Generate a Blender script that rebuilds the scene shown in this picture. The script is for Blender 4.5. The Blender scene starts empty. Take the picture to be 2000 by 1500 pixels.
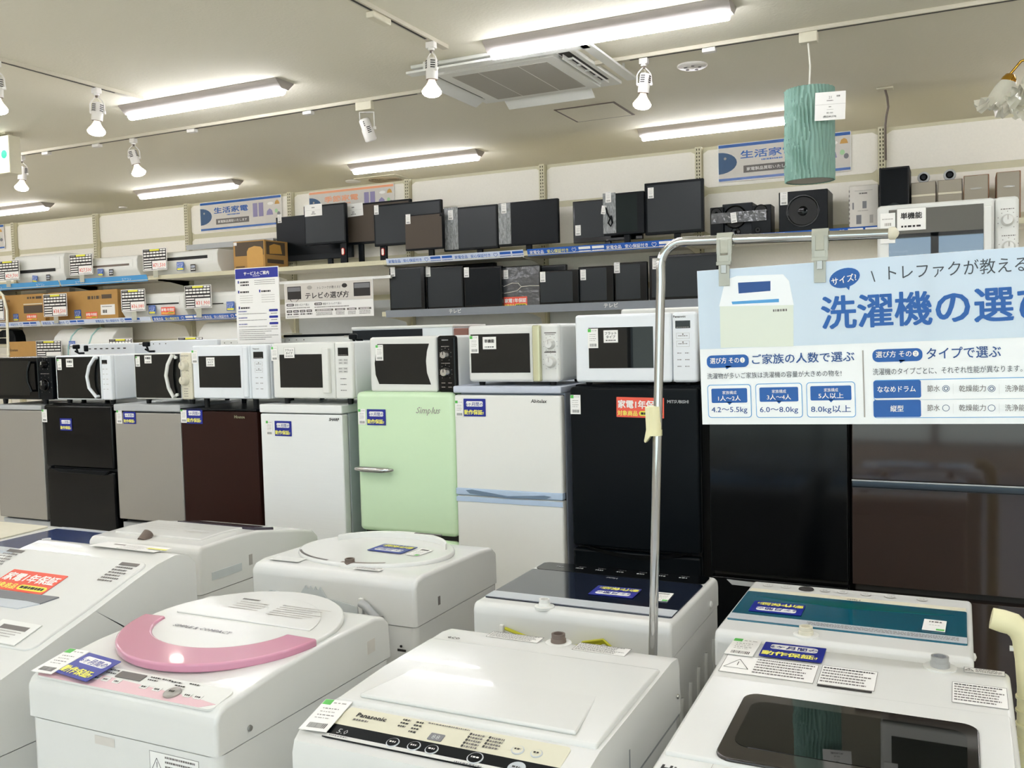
import bpy, bmesh, math, random
from mathutils import Matrix, Vector
random.seed(7)
sc = bpy.context.scene
COL = sc.collection

# ------------------------------------------------------------------ camera
F, YAW, PITCH, ROLL = 1818.80, 0.44946, -0.05493, -0.02491
CAM = Vector((8.8603, -6.5923, 1.65))
cy, sy, cp, sp, cr, sr = math.cos(YAW), math.sin(YAW), math.cos(PITCH), math.sin(PITCH), math.cos(ROLL), math.sin(ROLL)
_f = Vector((-sy, cy, 0)); _r = Vector((cy, sy, 0)); _u = Vector((0, 0, 1))
FW = _f*cp + _u*sp; U2 = _u*cp - _f*sp
RT = _r*cr + U2*sr; UP = U2*cr - _r*sr
cd = bpy.data.cameras.new('camera'); cam = bpy.data.objects.new('camera', cd); COL.objects.link(cam)
cam.matrix_world = Matrix(((RT.x, UP.x, -FW.x, CAM.x), (RT.y, UP.y, -FW.y, CAM.y), (RT.z, UP.z, -FW.z, CAM.z), (0, 0, 0, 1)))
cd.sensor_fit = 'HORIZONTAL'; cd.sensor_width = 36; cd.lens = F/2000*36; cd.clip_start = .05
sc.camera = cam

# ------------------------------------------------------------------ world (daylight outside the shop windows) and exposure
w = bpy.data.worlds.new('sky'); sc.world = w; w.use_nodes = True
nt = w.node_tree; nt.nodes.clear()
o_ = nt.nodes.new('ShaderNodeOutputWorld'); b_ = nt.nodes.new('ShaderNodeBackground'); s_ = nt.nodes.new('ShaderNodeTexSky')
s_.sky_type = 'HOSEK_WILKIE'; s_.turbidity = 3.5; s_.sun_direction = Vector((-.5, .6, .65)).normalized()
nt.links.new(s_.outputs[0], b_.inputs[0]); nt.links.new(b_.outputs[0], o_.inputs[0]); b_.inputs[1].default_value = 12.0
TUBE_POWER = 47.0
sc.view_settings.view_transform = 'Standard'; sc.view_settings.look = 'None'
sc.view_settings.exposure = 0.30; sc.view_settings.gamma = 1
sc.view_settings.use_curve_mapping = False
sc.cycles.use_denoising = True
sc.cycles.max_bounces = 8; sc.cycles.diffuse_bounces = 5; sc.cycles.glossy_bounces = 4; sc.cycles.transmission_bounces = 6
sc.cycles.sample_clamp_indirect = 8; sc.cycles.caustics_reflective = False; sc.cycles.caustics_refractive = False

# ------------------------------------------------------------------ helpers
def at(px, py, axis, val):
    d = FW + RT*((px-1000)/F) - UP*((py-750)/F)
    return CAM + d*((val-CAM[axis])/d[axis])
def pr(box, Y):
    """photo rectangle -> (x0,x1,z0,z1) on the upright plane y=Y"""
    a, b, c, d = box; mx, my = (a+c)/2, (b+d)/2
    return at(a, my, 1, Y).x, at(c, my, 1, Y).x, at(mx, d, 1, Y).z, at(mx, b, 1, Y).z
def lin(h):
    h = h.lstrip('#'); v = [int(h[i:i+2], 16)/255 for i in (0, 2, 4)]
    return tuple((c/12.92 if c <= .04045 else ((c+.055)/1.055)**2.4) for c in v)+(1,)
MATS = {}
def mat(name, hexc='#ffffff', rough=.5, metal=0., emit=0., vary=.04, bump=0., scale=30., coat=0., trans=0., alpha=1., ecol=None, aniso=None, spec=.5, ior=1.45):
    if name in MATS: return MATS[name]
    m = bpy.data.materials.new(name); m.use_nodes = True; n = m.node_tree; p = n.nodes['Principled BSDF']
    c = lin(hexc)
    p.inputs['Base Color'].default_value = c; p.inputs['Roughness'].default_value = rough; p.inputs['Metallic'].default_value = metal
    p.inputs['Coat Weight'].default_value = coat; p.inputs['Coat Roughness'].default_value = .04
    p.inputs['Transmission Weight'].default_value = trans; p.inputs['Alpha'].default_value = alpha
    p.inputs['Specular IOR Level'].default_value = spec; p.inputs['IOR'].default_value = ior
    if emit:
        p.inputs['Emission Color'].default_value = lin(ecol or hexc); p.inputs['Emission Strength'].default_value = emit
    if vary or bump:
        tc = n.nodes.new('ShaderNodeTexCoord'); no = n.nodes.new('ShaderNodeTexNoise'); no.inputs['Scale'].default_value = scale; no.inputs['Detail'].default_value = 3
        src = tc.outputs['Object']
        if aniso:
            mp = n.nodes.new('ShaderNodeMapping'); mp.inputs['Scale'].default_value = aniso; n.links.new(src, mp.inputs[0]); src = mp.outputs[0]
        n.links.new(src, no.inputs['Vector'])
        if vary:
            mx = n.nodes.new('ShaderNodeMix'); mx.data_type = 'RGBA'
            mx.inputs['A'].default_value = tuple(k*(1-vary) for k in c[:3])+(1,); mx.inputs['B'].default_value = tuple(min(1, k*(1+vary)) for k in c[:3])+(1,)
            n.links.new(no.outputs['Fac'], mx.inputs['Factor']); n.links.new(mx.outputs['Result'], p.inputs['Base Color'])
        if bump:
            bp = n.nodes.new('ShaderNodeBump'); bp.inputs['Strength'].default_value = bump; bp.inputs['Distance'].default_value = .01
            n.links.new(no.outputs['Fac'], bp.inputs['Height']); n.links.new(bp.outputs[0], p.inputs['Normal'])
    MATS[name] = m; return m

mat('white_gloss', '#e0e0db', .22, coat=.12, vary=.01, spec=.3)
mat('white_cool', '#e9edf0', .25, vary=.01)
mat('white_satin', '#e6e6e0', .4, vary=.01)
mat('white_side', '#e2e4e2', .4, vary=.01)
mat('grey_seam', '#8d9090', .6)
mat('black_gloss', '#030405', .12, vary=0, spec=.3)
mat('black_satin', '#060a0e', .32, vary=.05, spec=.15)
mat('black_matte', '#131313', .6, vary=.05)
mat('charcoal', '#1c2024', .45, spec=.2)
mat('screen', '#23282b', .33, vary=0, spec=.3)
mat('screen_dark', '#0c1114', .3, vary=0, spec=.15)
mat('screen_brown', '#50473e', .45, vary=0, spec=.2)
mat('screen_green', '#0a1815', .3, vary=0, spec=.15)
mat('glass_dark', '#050707', .015, vary=0, spec=.5)
mat('glass_mirror', '#07090a', .01, vary=0, spec=.5, ior=2.3)
mat('silver', '#a5a29b', .42, metal=.55, vary=.03, aniso=(60, 1, 1))
mat('steel', '#a9a7a2', .3, metal=.9)
mat('chrome', '#bdbdbc', .08, metal=1, vary=0)
mat('brass', '#b98f3c', .15, metal=1)
mat('brown_fridge', '#2b130d', .38, spec=.2, vary=.08)
mat('brown_glass', '#2c1f1a', .07, vary=.05, coat=.3, spec=.6)
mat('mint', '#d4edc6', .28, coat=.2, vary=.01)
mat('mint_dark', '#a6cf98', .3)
mat('beige_fridge', '#ebeae3', .33, vary=.01)
mat('lav', '#c5cbd8', .35)
mat('blue_band', '#b9cbe0', .3)
mat('blue_band_dark', '#6f8297', .4)
mat('cream', '#dcd6c0', .5)
mat('cream_plastic', '#e6e0b4', .4)
mat('upright', '#cfc9ab', .45)
mat('slot', '#4c4632', .8)
mat('panel', '#f3eee2', .5, bump=.02, scale=80)
mat('panel_cool', '#dedfda', .5)
mat('panel_grey', '#c9cccb', .5)
mat('paper', '#f3f1ec', .5, vary=.01)
mat('paper_gloss', '#f6f5f1', .12, vary=0, coat=.5)
mat('paper_grey', '#d2cdc4', .4)
mat('ink', '#2a2624', .6, vary=0)
mat('ink_grey', '#6f6a66', .6, vary=0)
mat('ink_lt', '#aaa59e', .6, vary=0)
mat('navy', '#16258e', .3, vary=0)
mat('blue', '#0c55a4', .25, vary=0)
mat('blue_dk', '#154688', .3, vary=0)
mat('blue_lt', '#4f9bd3', .25, vary=0)
mat('strip_blue', '#2f5fb4', .2, vary=0, coat=.4)
mat('strip_pale', '#cfd9ea', .15, vary=0, coat=.4)
mat('yellow', '#ece64e', .4, vary=0)
mat('yellow_txt', '#f4ee6a', .4, vary=0)
mat('red', '#d8382c', .35, vary=0)
mat('orange_red', '#ea5a44', .35, vary=0)
mat('orange', '#f0a23c', .4, vary=0)
mat('orange_pale', '#eda57c', .4, vary=0)
mat('red_txt', '#e0685c', .5, vary=0)
mat('green_tag', '#55b84e', .4, vary=0)
mat('pink', '#cf8fa6', .15, coat=.6, vary=.01)
mat('pink_pale', '#e3bfc4', .3, vary=0)
mat('grey_shelf', '#8a8f95', .4)
mat('grey_lt', '#b4b6b6', .4)
mat('grey_mid', '#77777a', .5)
mat('champagne', '#c9c8a6', .25, metal=.5)
mat('champ_panel', '#ddd9c2', .3, vary=0)
mat('cardboard', '#b38a4e', .75, vary=.08, bump=.03, scale=15)
mat('cardboard_dark', '#54483a', .7)
mat('taupe_cloth', '#a39c8d', .8, bump=.1, scale=300)
mat('wood', '#8a5a35', .45, vary=.25, scale=8, aniso=(1, 1, 12))
mat('teal_lamp', '#80a295', .75, bump=0, vary=.05)
mat('teal_glass', '#12566a', .07, vary=.2, scale=5, coat=.3)
mat('navy_glass', '#141b2b', .06, vary=.1, coat=.3)
mat('blue_glass', '#2c3b66', .1, vary=.1)
mat('smoke_glass', '#26221f', .06, vary=.1, coat=.3)
mat('silver_band', '#c3c8cc', .3, vary=.02)
mat('wrap', '#8b8e8e', .15, bump=1.0, scale=1, aniso=(140, 140, 40), vary=.95, spec=.8)
mat('wrap_clear', '#4a4c4e', .12, bump=.6, scale=10, vary=.3, spec=.8)
mat('cable_yellow', '#b7b41f', .4)
mat('cable_white', '#e8e4d8', .5)
mat('rubber_brown', '#6e6158', .5)
mat('cap_grey', '#a7a7a4', .4)
mat('cap_blue', '#2f6fd0', .4)
mat('frost', '#e9e6d6', .35, trans=.35, vary=.02)
mat('clear_plastic', '#eceddc', .12, trans=.5, vary=0)
mat('sign_blue_bg', '#c9d7e4', .16, bump=.05, scale=25, vary=0, coat=.6)
mat('sign_white', '#f1f2f2', .16, bump=.05, scale=25, vary=0, coat=.6)
mat('sign_txt', '#3d4046', .3, vary=0)
mat('green_exit', '#25c191', .4, emit=.8)
mat('exit_white', '#f4f8f2', .4, emit=1.6)
mat('tube', '#f7f8ff', .4, emit=TUBE_POWER, vary=0)
mat('bulb', '#fff3e2', .4, emit=20, vary=0)
mat('fixture', '#e6e2dc', .4, vary=0)
mat('fixture_body', '#a9a29c', .5, vary=0)
mat('track_mat', '#c9c3b1', .5, vary=0)
mat('vent_brown', '#a8987c', .6, vary=0)
mat('white_lined', '#eff0ed', .35, vary=.025, scale=60, aniso=(.1, .1, 8))
mat('steel_dark', '#3b434a', .25, metal=.6)
mat('ac_grille', '#a8a49a', .6, vary=.02, bump=.3, scale=400)
mat('dark_gap', '#3c3a36', .8)
mat('roomba', '#35557a', .5, vary=.1)
mat('lilac', '#8f88ad', .5)
mat('ochre', '#c99a4e', .5)
mat('teal_tape', '#a6cdc9', .4)

def wood_noise(): pass
_tc = bpy.data.curves.new('txt', 'FONT'); _to = bpy.data.objects.new('txt', _tc); COL.objects.link(_to)
_tcache = {}
def glyphs(body, bold, res):
    k = (body, bold, res)
    if k not in _tcache:
        _tc.body = body; _tc.offset = 0; _tc.resolution_u = res; _to.update_tag(); bpy.context.view_layer.update()
        dg = bpy.context.evaluated_depsgraph_get(); e = _to.evaluated_get(dg); me = e.to_mesh()
        vs = [(v.co.x, v.co.y) for v in me.vertices]; ps = [list(p.vertices) for p in me.polygons]
        e.to_mesh_clear()
        x0 = min(v[0] for v in vs); x1 = max(v[0] for v in vs); y0 = min(v[1] for v in vs); y1 = max(v[1] for v in vs)
        _tcache[k] = (vs, ps, x0, x1, y0, y1)
    return _tcache[k]

class G:
    """collects shapes, written in world coordinates (or in the frame g.M), into one mesh"""
    def __init__(s): s.bm = bmesh.new(); s.mats = []; s.M = Matrix(); s.wn = False
    def mi(s, m):
        if m not in s.mats: s.mats.append(m)
        return s.mats.index(m)
    flat = False
    def add(s, vs, fs, m, bev=0, seg=2, ang=30, M=None):
        T = s.M if M is None else s.M @ M; k = s.mi(m)
        if not bev:
            bv = [s.bm.verts.new(T @ Vector(v)) for v in vs]
            for f in fs:
                try: s.bm.faces.new([bv[i] for i in f]).material_index = k
                except ValueError: pass
            return
        t = bmesh.new(); bv = [t.verts.new(v) for v in vs]
        for f in fs: t.faces.new([bv[i] for i in f])
        bmesh.ops.recalc_face_normals(t, faces=t.faces); t.normal_update()
        es = [e for e in t.edges if len(e.link_faces) == 2 and e.calc_face_angle(0) > math.radians(ang)]
        if s.flat:
            zm = min(v.co.z for v in t.verts)+1e-4; es = [e for e in es if not all(v.co.z < zm for v in e.verts)]
        bmesh.ops.bevel(t, geom=es, offset=bev, segments=seg, profile=.5, affect='EDGES', clamp_overlap=True)
        t.verts.index_update(); nb = [s.bm.verts.new(T @ v.co) for v in t.verts]
        for f in t.faces:
            try: s.bm.faces.new([nb[v.index] for v in f.verts]).material_index = k
            except ValueError: pass
        t.free(); s.wn = True
    def box(s, x0, x1, y0, y1, z0, z1, m, b=0, seg=2, M=None):
        v = [(x0, y0, z0), (x1, y0, z0), (x1, y1, z0), (x0, y1, z0), (x0, y0, z1), (x1, y0, z1), (x1, y1, z1), (x0, y1, z1)]
        s.add(v, [(0, 3, 2, 1), (4, 5, 6, 7), (0, 1, 5, 4), (1, 2, 6, 5), (2, 3, 7, 6), (3, 0, 4, 7)], m, b, seg, M=M)
    def prism(s, pts, a, b, m, axis=2, bev=0, seg=2, ang=30, M=None):
        """pts 2-D outline, extruded from a to b along axis (0: pts=(y,z), 1: pts=(x,z), 2: pts=(x,y))"""
        def P(p, h): return ((h, p[0], p[1]), (p[0], h, p[1]), (p[0], p[1], h))[axis]
        n = len(pts); vs = [P(p, a) for p in pts]+[P(p, b) for p in pts]
        fs = [list(range(n))[::-1], list(range(n, 2*n))]+[(i, (i+1) % n, (i+1) % n+n, i+n) for i in range(n)]
        s.add(vs, fs, m, bev, seg, ang, M)
    def rrect(s, x0, x1, y0, y1, r, z0, z1, m, n=5, axis=2):
        s.prism(rr(x0, x1, y0, y1, r, n), z0, z1, m, axis)
    def tube(s, pts, r, m, n=8, closed=False, cap=True):
        pts = [Vector(p) for p in pts]; N = len(pts); rings = []; prev = None
        for i, p in enumerate(pts):
            a = pts[i-1] if (i or closed) else p; b = pts[(i+1) % N] if (i < N-1 or closed) else p
            t = (b-a).normalized()
            if prev is None:
                h = Vector((0, 0, 1)) if abs(t.z) < .9 else Vector((1, 0, 0)); u = t.cross(h).normalized()
            else: u = (prev-t*prev.dot(t)).normalized()
            prev = u; v = t.cross(u); rr_ = r[i] if isinstance(r, (list, tuple)) else r
            rings.append([p+(u*math.cos(2*math.pi*k/n)+v*math.sin(2*math.pi*k/n))*rr_ for k in range(n)])
        vs = [q for ring in rings for q in ring]; fs = []
        for i in range(N if closed else N-1):
            j = (i+1) % N
            fs += [(i*n+k, i*n+(k+1) % n, j*n+(k+1) % n, j*n+k) for k in range(n)]
        if cap and not closed: fs += [list(range(n))[::-1], [(N-1)*n+k for k in range(n)]]
        s.add(vs, fs, m)
    def lathe(s, prof, m, c=(0, 0, 0), axis=2, n=24, M=None, cap=True):
        vs = []; c = Vector(c)
        for r, h in prof:
            for k in range(n):
                a = 2*math.pi*k/n; q = (r*math.cos(a), r*math.sin(a), h)
                if axis == 0: q = (q[2], q[0], q[1])
                if axis == 1: q = (q[0], q[2], q[1])
                vs.append(Vector(q)+c)
        fs = [(i*n+k, i*n+(k+1) % n, (i+1)*n+(k+1) % n, (i+1)*n+k) for i in range(len(prof)-1) for k in range(n)]
        if cap: fs += [list(range(n))[::-1], [(len(prof)-1)*n+k for k in range(n)]]
        s.add(vs, fs, m, M=M)
    def text(s, body, x, y, size, m, align='L', z=.0006, bold=0., w=None, res=1, rot=0, M=None, shear=0):
        if bold:
            for i, (p, q) in enumerate(((-.5, -.5), (.5, -.5), (-.5, .5), (.5, .5), (-.7, 0), (.7, 0))): s.text(body, x+p*bold*size*1.5, y+q*bold*size*1.5, size, m, align, z+i*.00003, 0, w, res, rot, M, shear)
            return
        vs, ps, x0, x1, y0, y1 = glyphs(body, 0, res); k = s.mi(m)
        sx = size if w is None else w/(x1-x0)
        ox = {'L': -x0, 'C': -(x0+x1)/2, 'R': -x1}[align]
        T = s.M if M is None else s.M @ M; c, d = math.cos(rot), math.sin(rot); bv = []
        for a, b in vs:
            p, q = (a+ox)*sx+b*size*shear, b*size
            bv.append(s.bm.verts.new(T @ Vector((x+p*c-q*d, y+p*d+q*c, z))))
        for f in ps:
            try: s.bm.faces.new([bv[i] for i in f]).material_index = k
            except ValueError: pass
    def plate(s, x0, x1, y0, y1, z, m, t=.0003):
        s.box(x0, x1, y0, y1, z-t, z, m)
    def dashes(s, x0, x1, y, h, m, z=.0006, fill=.6, avg=.004):
        """a line of print too small to read"""
        x = x0
        while x < x1:
            l = avg*random.uniform(.4, 1.5); e = min(x+l, x1)
            s.add([(x, y, z), (e, y, z), (e, y+h, z), (x, y+h, z)], [(0, 1, 2, 3)], m); x = e+avg*(1-fill)
    def mesh(s, name, ang=50):
        me = bpy.data.meshes.new(name)
        bmesh.ops.recalc_face_normals(s.bm, faces=[f for f in s.bm.faces if len(f.edges) and any(len(e.link_faces) > 1 for e in f.edges)])
        s.bm.to_mesh(me); s.bm.free()
        for m in s.mats: me.materials.append(MATS[m])
        for p in me.polygons: p.use_smooth = True
        me.set_sharp_from_angle(angle=math.radians(ang)); me['wn'] = s.wn
        return me

def rr(x0, x1, y0, y1, r, n=5):
    r = min(r, (x1-x0)/2*.999, (y1-y0)/2*.999); out = []
    for cx, cy_, a0 in ((x1-r, y1-r, 0), (x0+r, y1-r, 90), (x0+r, y0+r, 180), (x1-r, y0+r, 270)):
        for i in range(n+1):
            a = math.radians(a0+90*i/n); out.append((cx+r*math.cos(a), cy_+r*math.sin(a)))
    return out
def link(name, me, parent=None, Mw=None):
    """link a mesh written in world coordinates; its object gets the parent's frame (or its own base) as origin"""
    o = bpy.data.objects.new(name, me); COL.objects.link(o)
    if me.get('wn'):
        md = o.modifiers.new('wn', 'WEIGHTED_NORMAL'); md.keep_sharp = True
    if parent: o.parent = parent
    return o
def tag(o, label=None, cat=None, group=None, kind=None):
    if label: o['label'] = label
    if cat: o['category'] = cat
    if group: o['group'] = group
    if kind: o['kind'] = kind
    return o
def thing(name, label, cat, loc, group=None):
    o = bpy.data.objects.new(name, None); COL.objects.link(o); o.location = loc; o.empty_display_size = .1
    o['off'] = [0, 0, 0]
    return tag(o, label, cat, group)
def wl(o):
    v = Vector((0, 0, 0))
    while o: v += o.location; o = o.parent
    return v
def part(name, g, parent, label=None):
    me = g.mesh(name); d = -wl(parent); me.transform(Matrix.Translation(d))
    o = link(name, me, parent)
    if label: o['label'] = label
    return o
def solo(name, g, label, cat, loc, group=None, kind=None):
    me = g.mesh(name); me.transform(Matrix.Translation(-Vector(loc))); o = link(name, me); o.location = loc
    return tag(o, label, cat, group, kind)
def inst(name, me, parent, M, label=None):
    """a shared mesh (written in its own frame) placed at world frame M as a part"""
    o = bpy.data.objects.new(name, me); COL.objects.link(o)
    if parent: o.parent = parent; o.matrix_local = Matrix.Translation(-wl(parent)) @ M
    else: o.matrix_world = M
    if label: o['label'] = label
    return o
def frame(o, r, u, rot=0):
    r = Vector(r).normalized(); u = Vector(u).normalized(); n = r.cross(u).normalized(); u = n.cross(r)
    return Matrix(((r.x, u.x, n.x, o[0]), (r.y, u.y, n.y, o[1]), (r.z, u.z, n.z, o[2]), (0, 0, 0, 1))) @ Matrix.Rotation(rot, 4, 'Z')
def onplane(px, py, P0, n):
    d = FW + RT*((px-1000)/F) - UP*((py-750)/F); return CAM + d*((Vector(P0)-CAM).dot(n)/d.dot(n))
def subp(t, n): return next((c for c in t.children if c.name.split('.')[0] == n), t)
def FRONT(px, py, Y, rot=0): return frame(at(px, py, 1, Y), (1, 0, 0), (0, 0, 1), rot)
def TOPF(x, y, z, rot=0): return frame((x, y, z), (1, 0, 0), (0, 1, 0), rot)

# ------------------------------------------------------------------ printed stickers and tags (drawn in their own frame, origin at the centre)
def warranty_mesh():
    g = G(); g.rrect(-.050, .050, -.036, .036, .002, 0, .0008, 'navy', 2)
    g.rrect(-.038, .038, .004, .026, .006, .0008, .0012, 'paper', 4)
    g.text('6ヶ月間の', 0, .0075, .0175, 'navy', 'C', .0015, .01)
    g.text('動作保証', -.006, -.027, .021, 'yellow_txt', 'C', .0012, .03)
    g.text('付', .037, -.026, .011, 'yellow_txt', 'C', .0012, .02)
    return g.mesh('warranty_sticker')
def tag_mesh(green=True):
    g = G(); g.plate(-.021, .021, -.037, .037, .0008, 'paper', .0008)
    g.plate(-.020, -.007, .024, .036, .0011, 'green_tag' if green else 'ink_lt') if green else None; g.dashes(-.004, .016, .028, .0025, 'ink_lt', .0011, avg=.006)
    for i, y in enumerate((.014, .006, -.002, -.009)): g.dashes(-.013, .013-.003*(i % 2), y, .0018, 'ink_lt' if i % 2 else 'ink_grey', .0011, avg=.004)
    x = -.013
    while x < .013: l = random.choice((.0006, .0012)); g.plate(x, x+l, -.031, -.020, .0011, 'ink'); x += l+.0012
    return g.mesh('price_tag')
def orange_mesh():
    g = G(); g.rrect(-.095, .095, -.039, .039, .002, 0, .0008, 'orange_red', 2)
    g.text('家電1年保証', 0, -.001, .0335, 'paper', 'C', .0012, .03, w=.176)
    g.text('対象商品', -.090, -.031, .0215, 'yellow_txt', 'L', .0012, .02, w=.080)
    g.rrect(-.004, .090, -.032, -.013, .009, .0008, .0012, 'yellow', 4)
    g.dashes(.004, .082, -.027, .009, 'ink', .0015, avg=.009, fill=.8)
    return g.mesh('warranty_sticker_red')
def mwcard_mesh(a, b):
    g = G(); g.plate(-.029, .029, -.024, .024, .0010, 'paper', .0010)
    for r in ((-.029, .029, .0232, .024), (-.029, .029, -.024, -.0232), (-.029, -.0282, -.024, .024), (.0282, .029, -.024, .024)): g.plate(*r, .0012, 'ink_lt')
    if b: g.text(a, 0, .007, .0125, 'ink', 'C', .0014, .02); g.text(b, 0, -.007, .0125, 'ink', 'C', .0014, .02)
    else: g.text(a, 0, .002, .0145, 'ink', 'C', .0014, .03)
    g.dashes(-.020, .020, -.017, .004, 'ink', .0014, avg=.006)
    return g.mesh('type_card')
WAR = warranty_mesh(); TAG = tag_mesh(); TAGW = tag_mesh(False); ORA = orange_mesh(); CARD1 = mwcard_mesh('単機能', None); CARD2 = mwcard_mesh('フラット', 'タイプ')
def stick(me, parent, px, py, Y, s=1., rot=0, name=None, label=None):
    return inst(name or me.name.split('.')[0].replace('_red', ''), me, parent, FRONT(px, py, Y, rot) @ Matrix.Scale(s, 4), label)
# ------------------------------------------------------------------ room
CZ = 3.15
mat('ceiling_mat', '#e6e1cf', .9, vary=.02, bump=.15, scale=60)
mat('wall_mat', '#eeebe2', .8, vary=.02)
mat('floor_mat', '#cfcbc2', .35, vary=.08, scale=4)
mat('frame_alu', '#8e8f90', .4, metal=.7)
mat('window_glass', '#eef4f4', .0, vary=0, alpha=.10)
def struct(name, g, loc=(0, 0, 0)): return solo(name, g, None, None, loc, kind='structure')
X0, X1, Y0, Y1 = -6.0, 13.5, -11.0, 2.2
g = G(); g.box(X0, X1, Y0, Y1, -.1, 0, 'floor_mat'); struct('floor', g)
g = G(); g.box(X0-.2, X1+.2, Y0-.2, Y1+.2, CZ, CZ+.1, 'ceiling_mat'); struct('ceiling', g)
g = G(); g.box(X0, X1, Y1, Y1+.15, 0, CZ, 'wall_mat'); struct('wall_back', g)
g = G(); g.box(X0-.15, X0, Y0, Y1, 0, CZ, 'wall_mat'); struct('wall_left', g)
g = G(); g.box(X1, X1+.15, Y0, Y1, 0, CZ, 'wall_mat'); struct('wall_right', g)
g = G(); g.box(X0, X1, Y0-.15, Y0, 2.65, CZ, 'wall_mat'); g.box(X0, X1, Y0-.15, Y0, 0, .25, 'wall_mat')
g.box(X0, 5.0, Y0-.15, Y0, .25, 2.65, 'wall_mat'); g.box(12.2, X1, Y0-.15, Y0, .25, 2.65, 'wall_mat'); struct('wall_front', g)
for i in range(4):
    a = 5.0+i*1.8; g = G()
    for x in (a, a+1.76): g.box(x, x+.04, Y0-.12, Y0-.03, .25, 2.65, 'frame_alu')
    for z in (.25, 2.61): g.box(a, a+1.8, Y0-.12, Y0-.03, z, z+.04, 'frame_alu')
    g.box(a+.04, a+1.76, Y0-.08, Y0-.074, .29, 2.61, 'window_glass'); struct('window_%d' % (i+1), g)

# ------------------------------------------------------------------ ceiling fittings
def ceiling_light(x, y, label):
    t = thing('ceiling_light', label, 'light', (x, y, CZ-.085), 'tube lights on the ceiling')
    g = G(); L = .63
    prof = [(-.082, CZ), (-.082, CZ-.006), (-.030, CZ-.050), (.030, CZ-.050), (.082, CZ-.006), (.082, CZ)]
    g.prism([(y+a, b) for a, b in prof], x-L, x+L, 'fixture_body', 0); part('reflector_body', g, t)
    g = G(); c = CZ-.051; n = 10; pts = [(y-.029*math.cos(math.pi*k/n), c-.030*math.sin(math.pi*k/n)) for k in range(n+1)]
    g.prism(pts, x-L+.015, x+L-.015, 'tube', 0, .006, 2); part('tube_lamp', g, t)
# the fittings stand in a grid: 2.6 m apart along the shelves, 2.45 m apart in depth
_L = {(0, 0): 'long tube light on the ceiling, upper left above the silver spotlight bulbs', (1, 0): 'nearest tube light, at the top edge beside the ceiling air conditioner',
      (-2, 1): 'tube light at the far left edge, cut by the picture border', (-1, 1): 'short looking tube light above the blank wall panels left of the blue poster',
      (0, 1): 'tube light above the round ceiling disc and small vent in the middle', (1, 1): 'tube light partly hidden behind the teal pendant lamp', (2, 1): 'tube light behind the glass chandelier at the right edge'}
for j, y in enumerate((-2.18, .27)):
    for i in range(-2, 3):
        if (i, j) in _L: ceiling_light(4.68+2.6*i if j == 0 else 4.68+2.6*i+(.03 if i else 0), y, _L[(i, j)])
for y in (-4.65, -7.1, -9.5):
    for i in range(-3, 4): ceiling_light(4.68+2.6*i, y, 'tube light on the ceiling behind the viewer')
for i in (-3, -1, -2, 2): ceiling_light(4.68+2.6*i, -2.18, 'tube light on the ceiling beyond the picture border')

def track(a, b, label, adaptors=()):
    """surface lighting track from a to b with blank adaptors at the given points"""
    a = Vector(a); b = Vector(b); m = (a+b)/2; t = thing('lighting_track', label, 'track', (m.x, m.y, CZ-.03), 'lighting tracks')
    d = (b-a).normalized(); ax = 0 if abs(d.x) > .5 else 1; g = G(); h = .018
    def bx(g, s0, s1, w0, w1, z0, z1, mm):
        if ax == 0: g.box(min(a.x, b.x)+s0, min(a.x, b.x)+s1, a.y+w0, a.y+w1, z0, z1, mm)
        else: g.box(a.x+w0, a.x+w1, min(a.y, b.y)+s0, min(a.y, b.y)+s1, z0, z1, mm)
    Lg = (b-a).length
    bx(g, 0, Lg, -h, h, CZ-.020, CZ, 'track_mat'); bx(g, .2, Lg-.2, -.007, .007, CZ-.0208, CZ-.019, 'dark_gap')
    part('rail', g, t)
    for s in adaptors:
        g = G(); c = a+d*s
        g.box(c.x-.035, c.x+.035, c.y-.020, c.y+.020, CZ-.045, CZ-.0225, 'fixture', .004); part('adaptor', g, t)
track((2.10, -1.59, 0), (6.05, -1.59, 0), 'long ceiling track running left to right towards the air conditioner', (.42, .97, 1.91, 2.92))
track((7.02, -1.60, 0), (11.2, -1.60, 0), 'ceiling track that the teal pendant lamp hangs from', (.64,))
track((4.337, -4.6, 0), (4.337, -2.34, 0), 'ceiling track running away from the viewer at the upper left')
track((6.445, -4.6, 0), (6.445, -2.28, 0), 'ceiling track running away from the viewer at the top middle')
g = G(); c = Vector((6.435, -2.885, CZ)); g.box(c.x-.022, c.x+.022, c.y-.075, c.y+.075, c.z-.05, c.z-.02, 'cream', .006)
for k in (-1, 1): g.tube([(c.x, c.y+k*.04, c.z-.05)]+[(c.x+.012*math.sin(a), c.y+k*.04, c.z-.065-.015*math.cos(a)*-1) for a in [i*.7 for i in range(8)]], .003, 'cream', 6)
solo('track_hook', g, 'small cream hook adaptor on the track at the top middle', 'hook', (c.x, c.y, c.z-.05))

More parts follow.
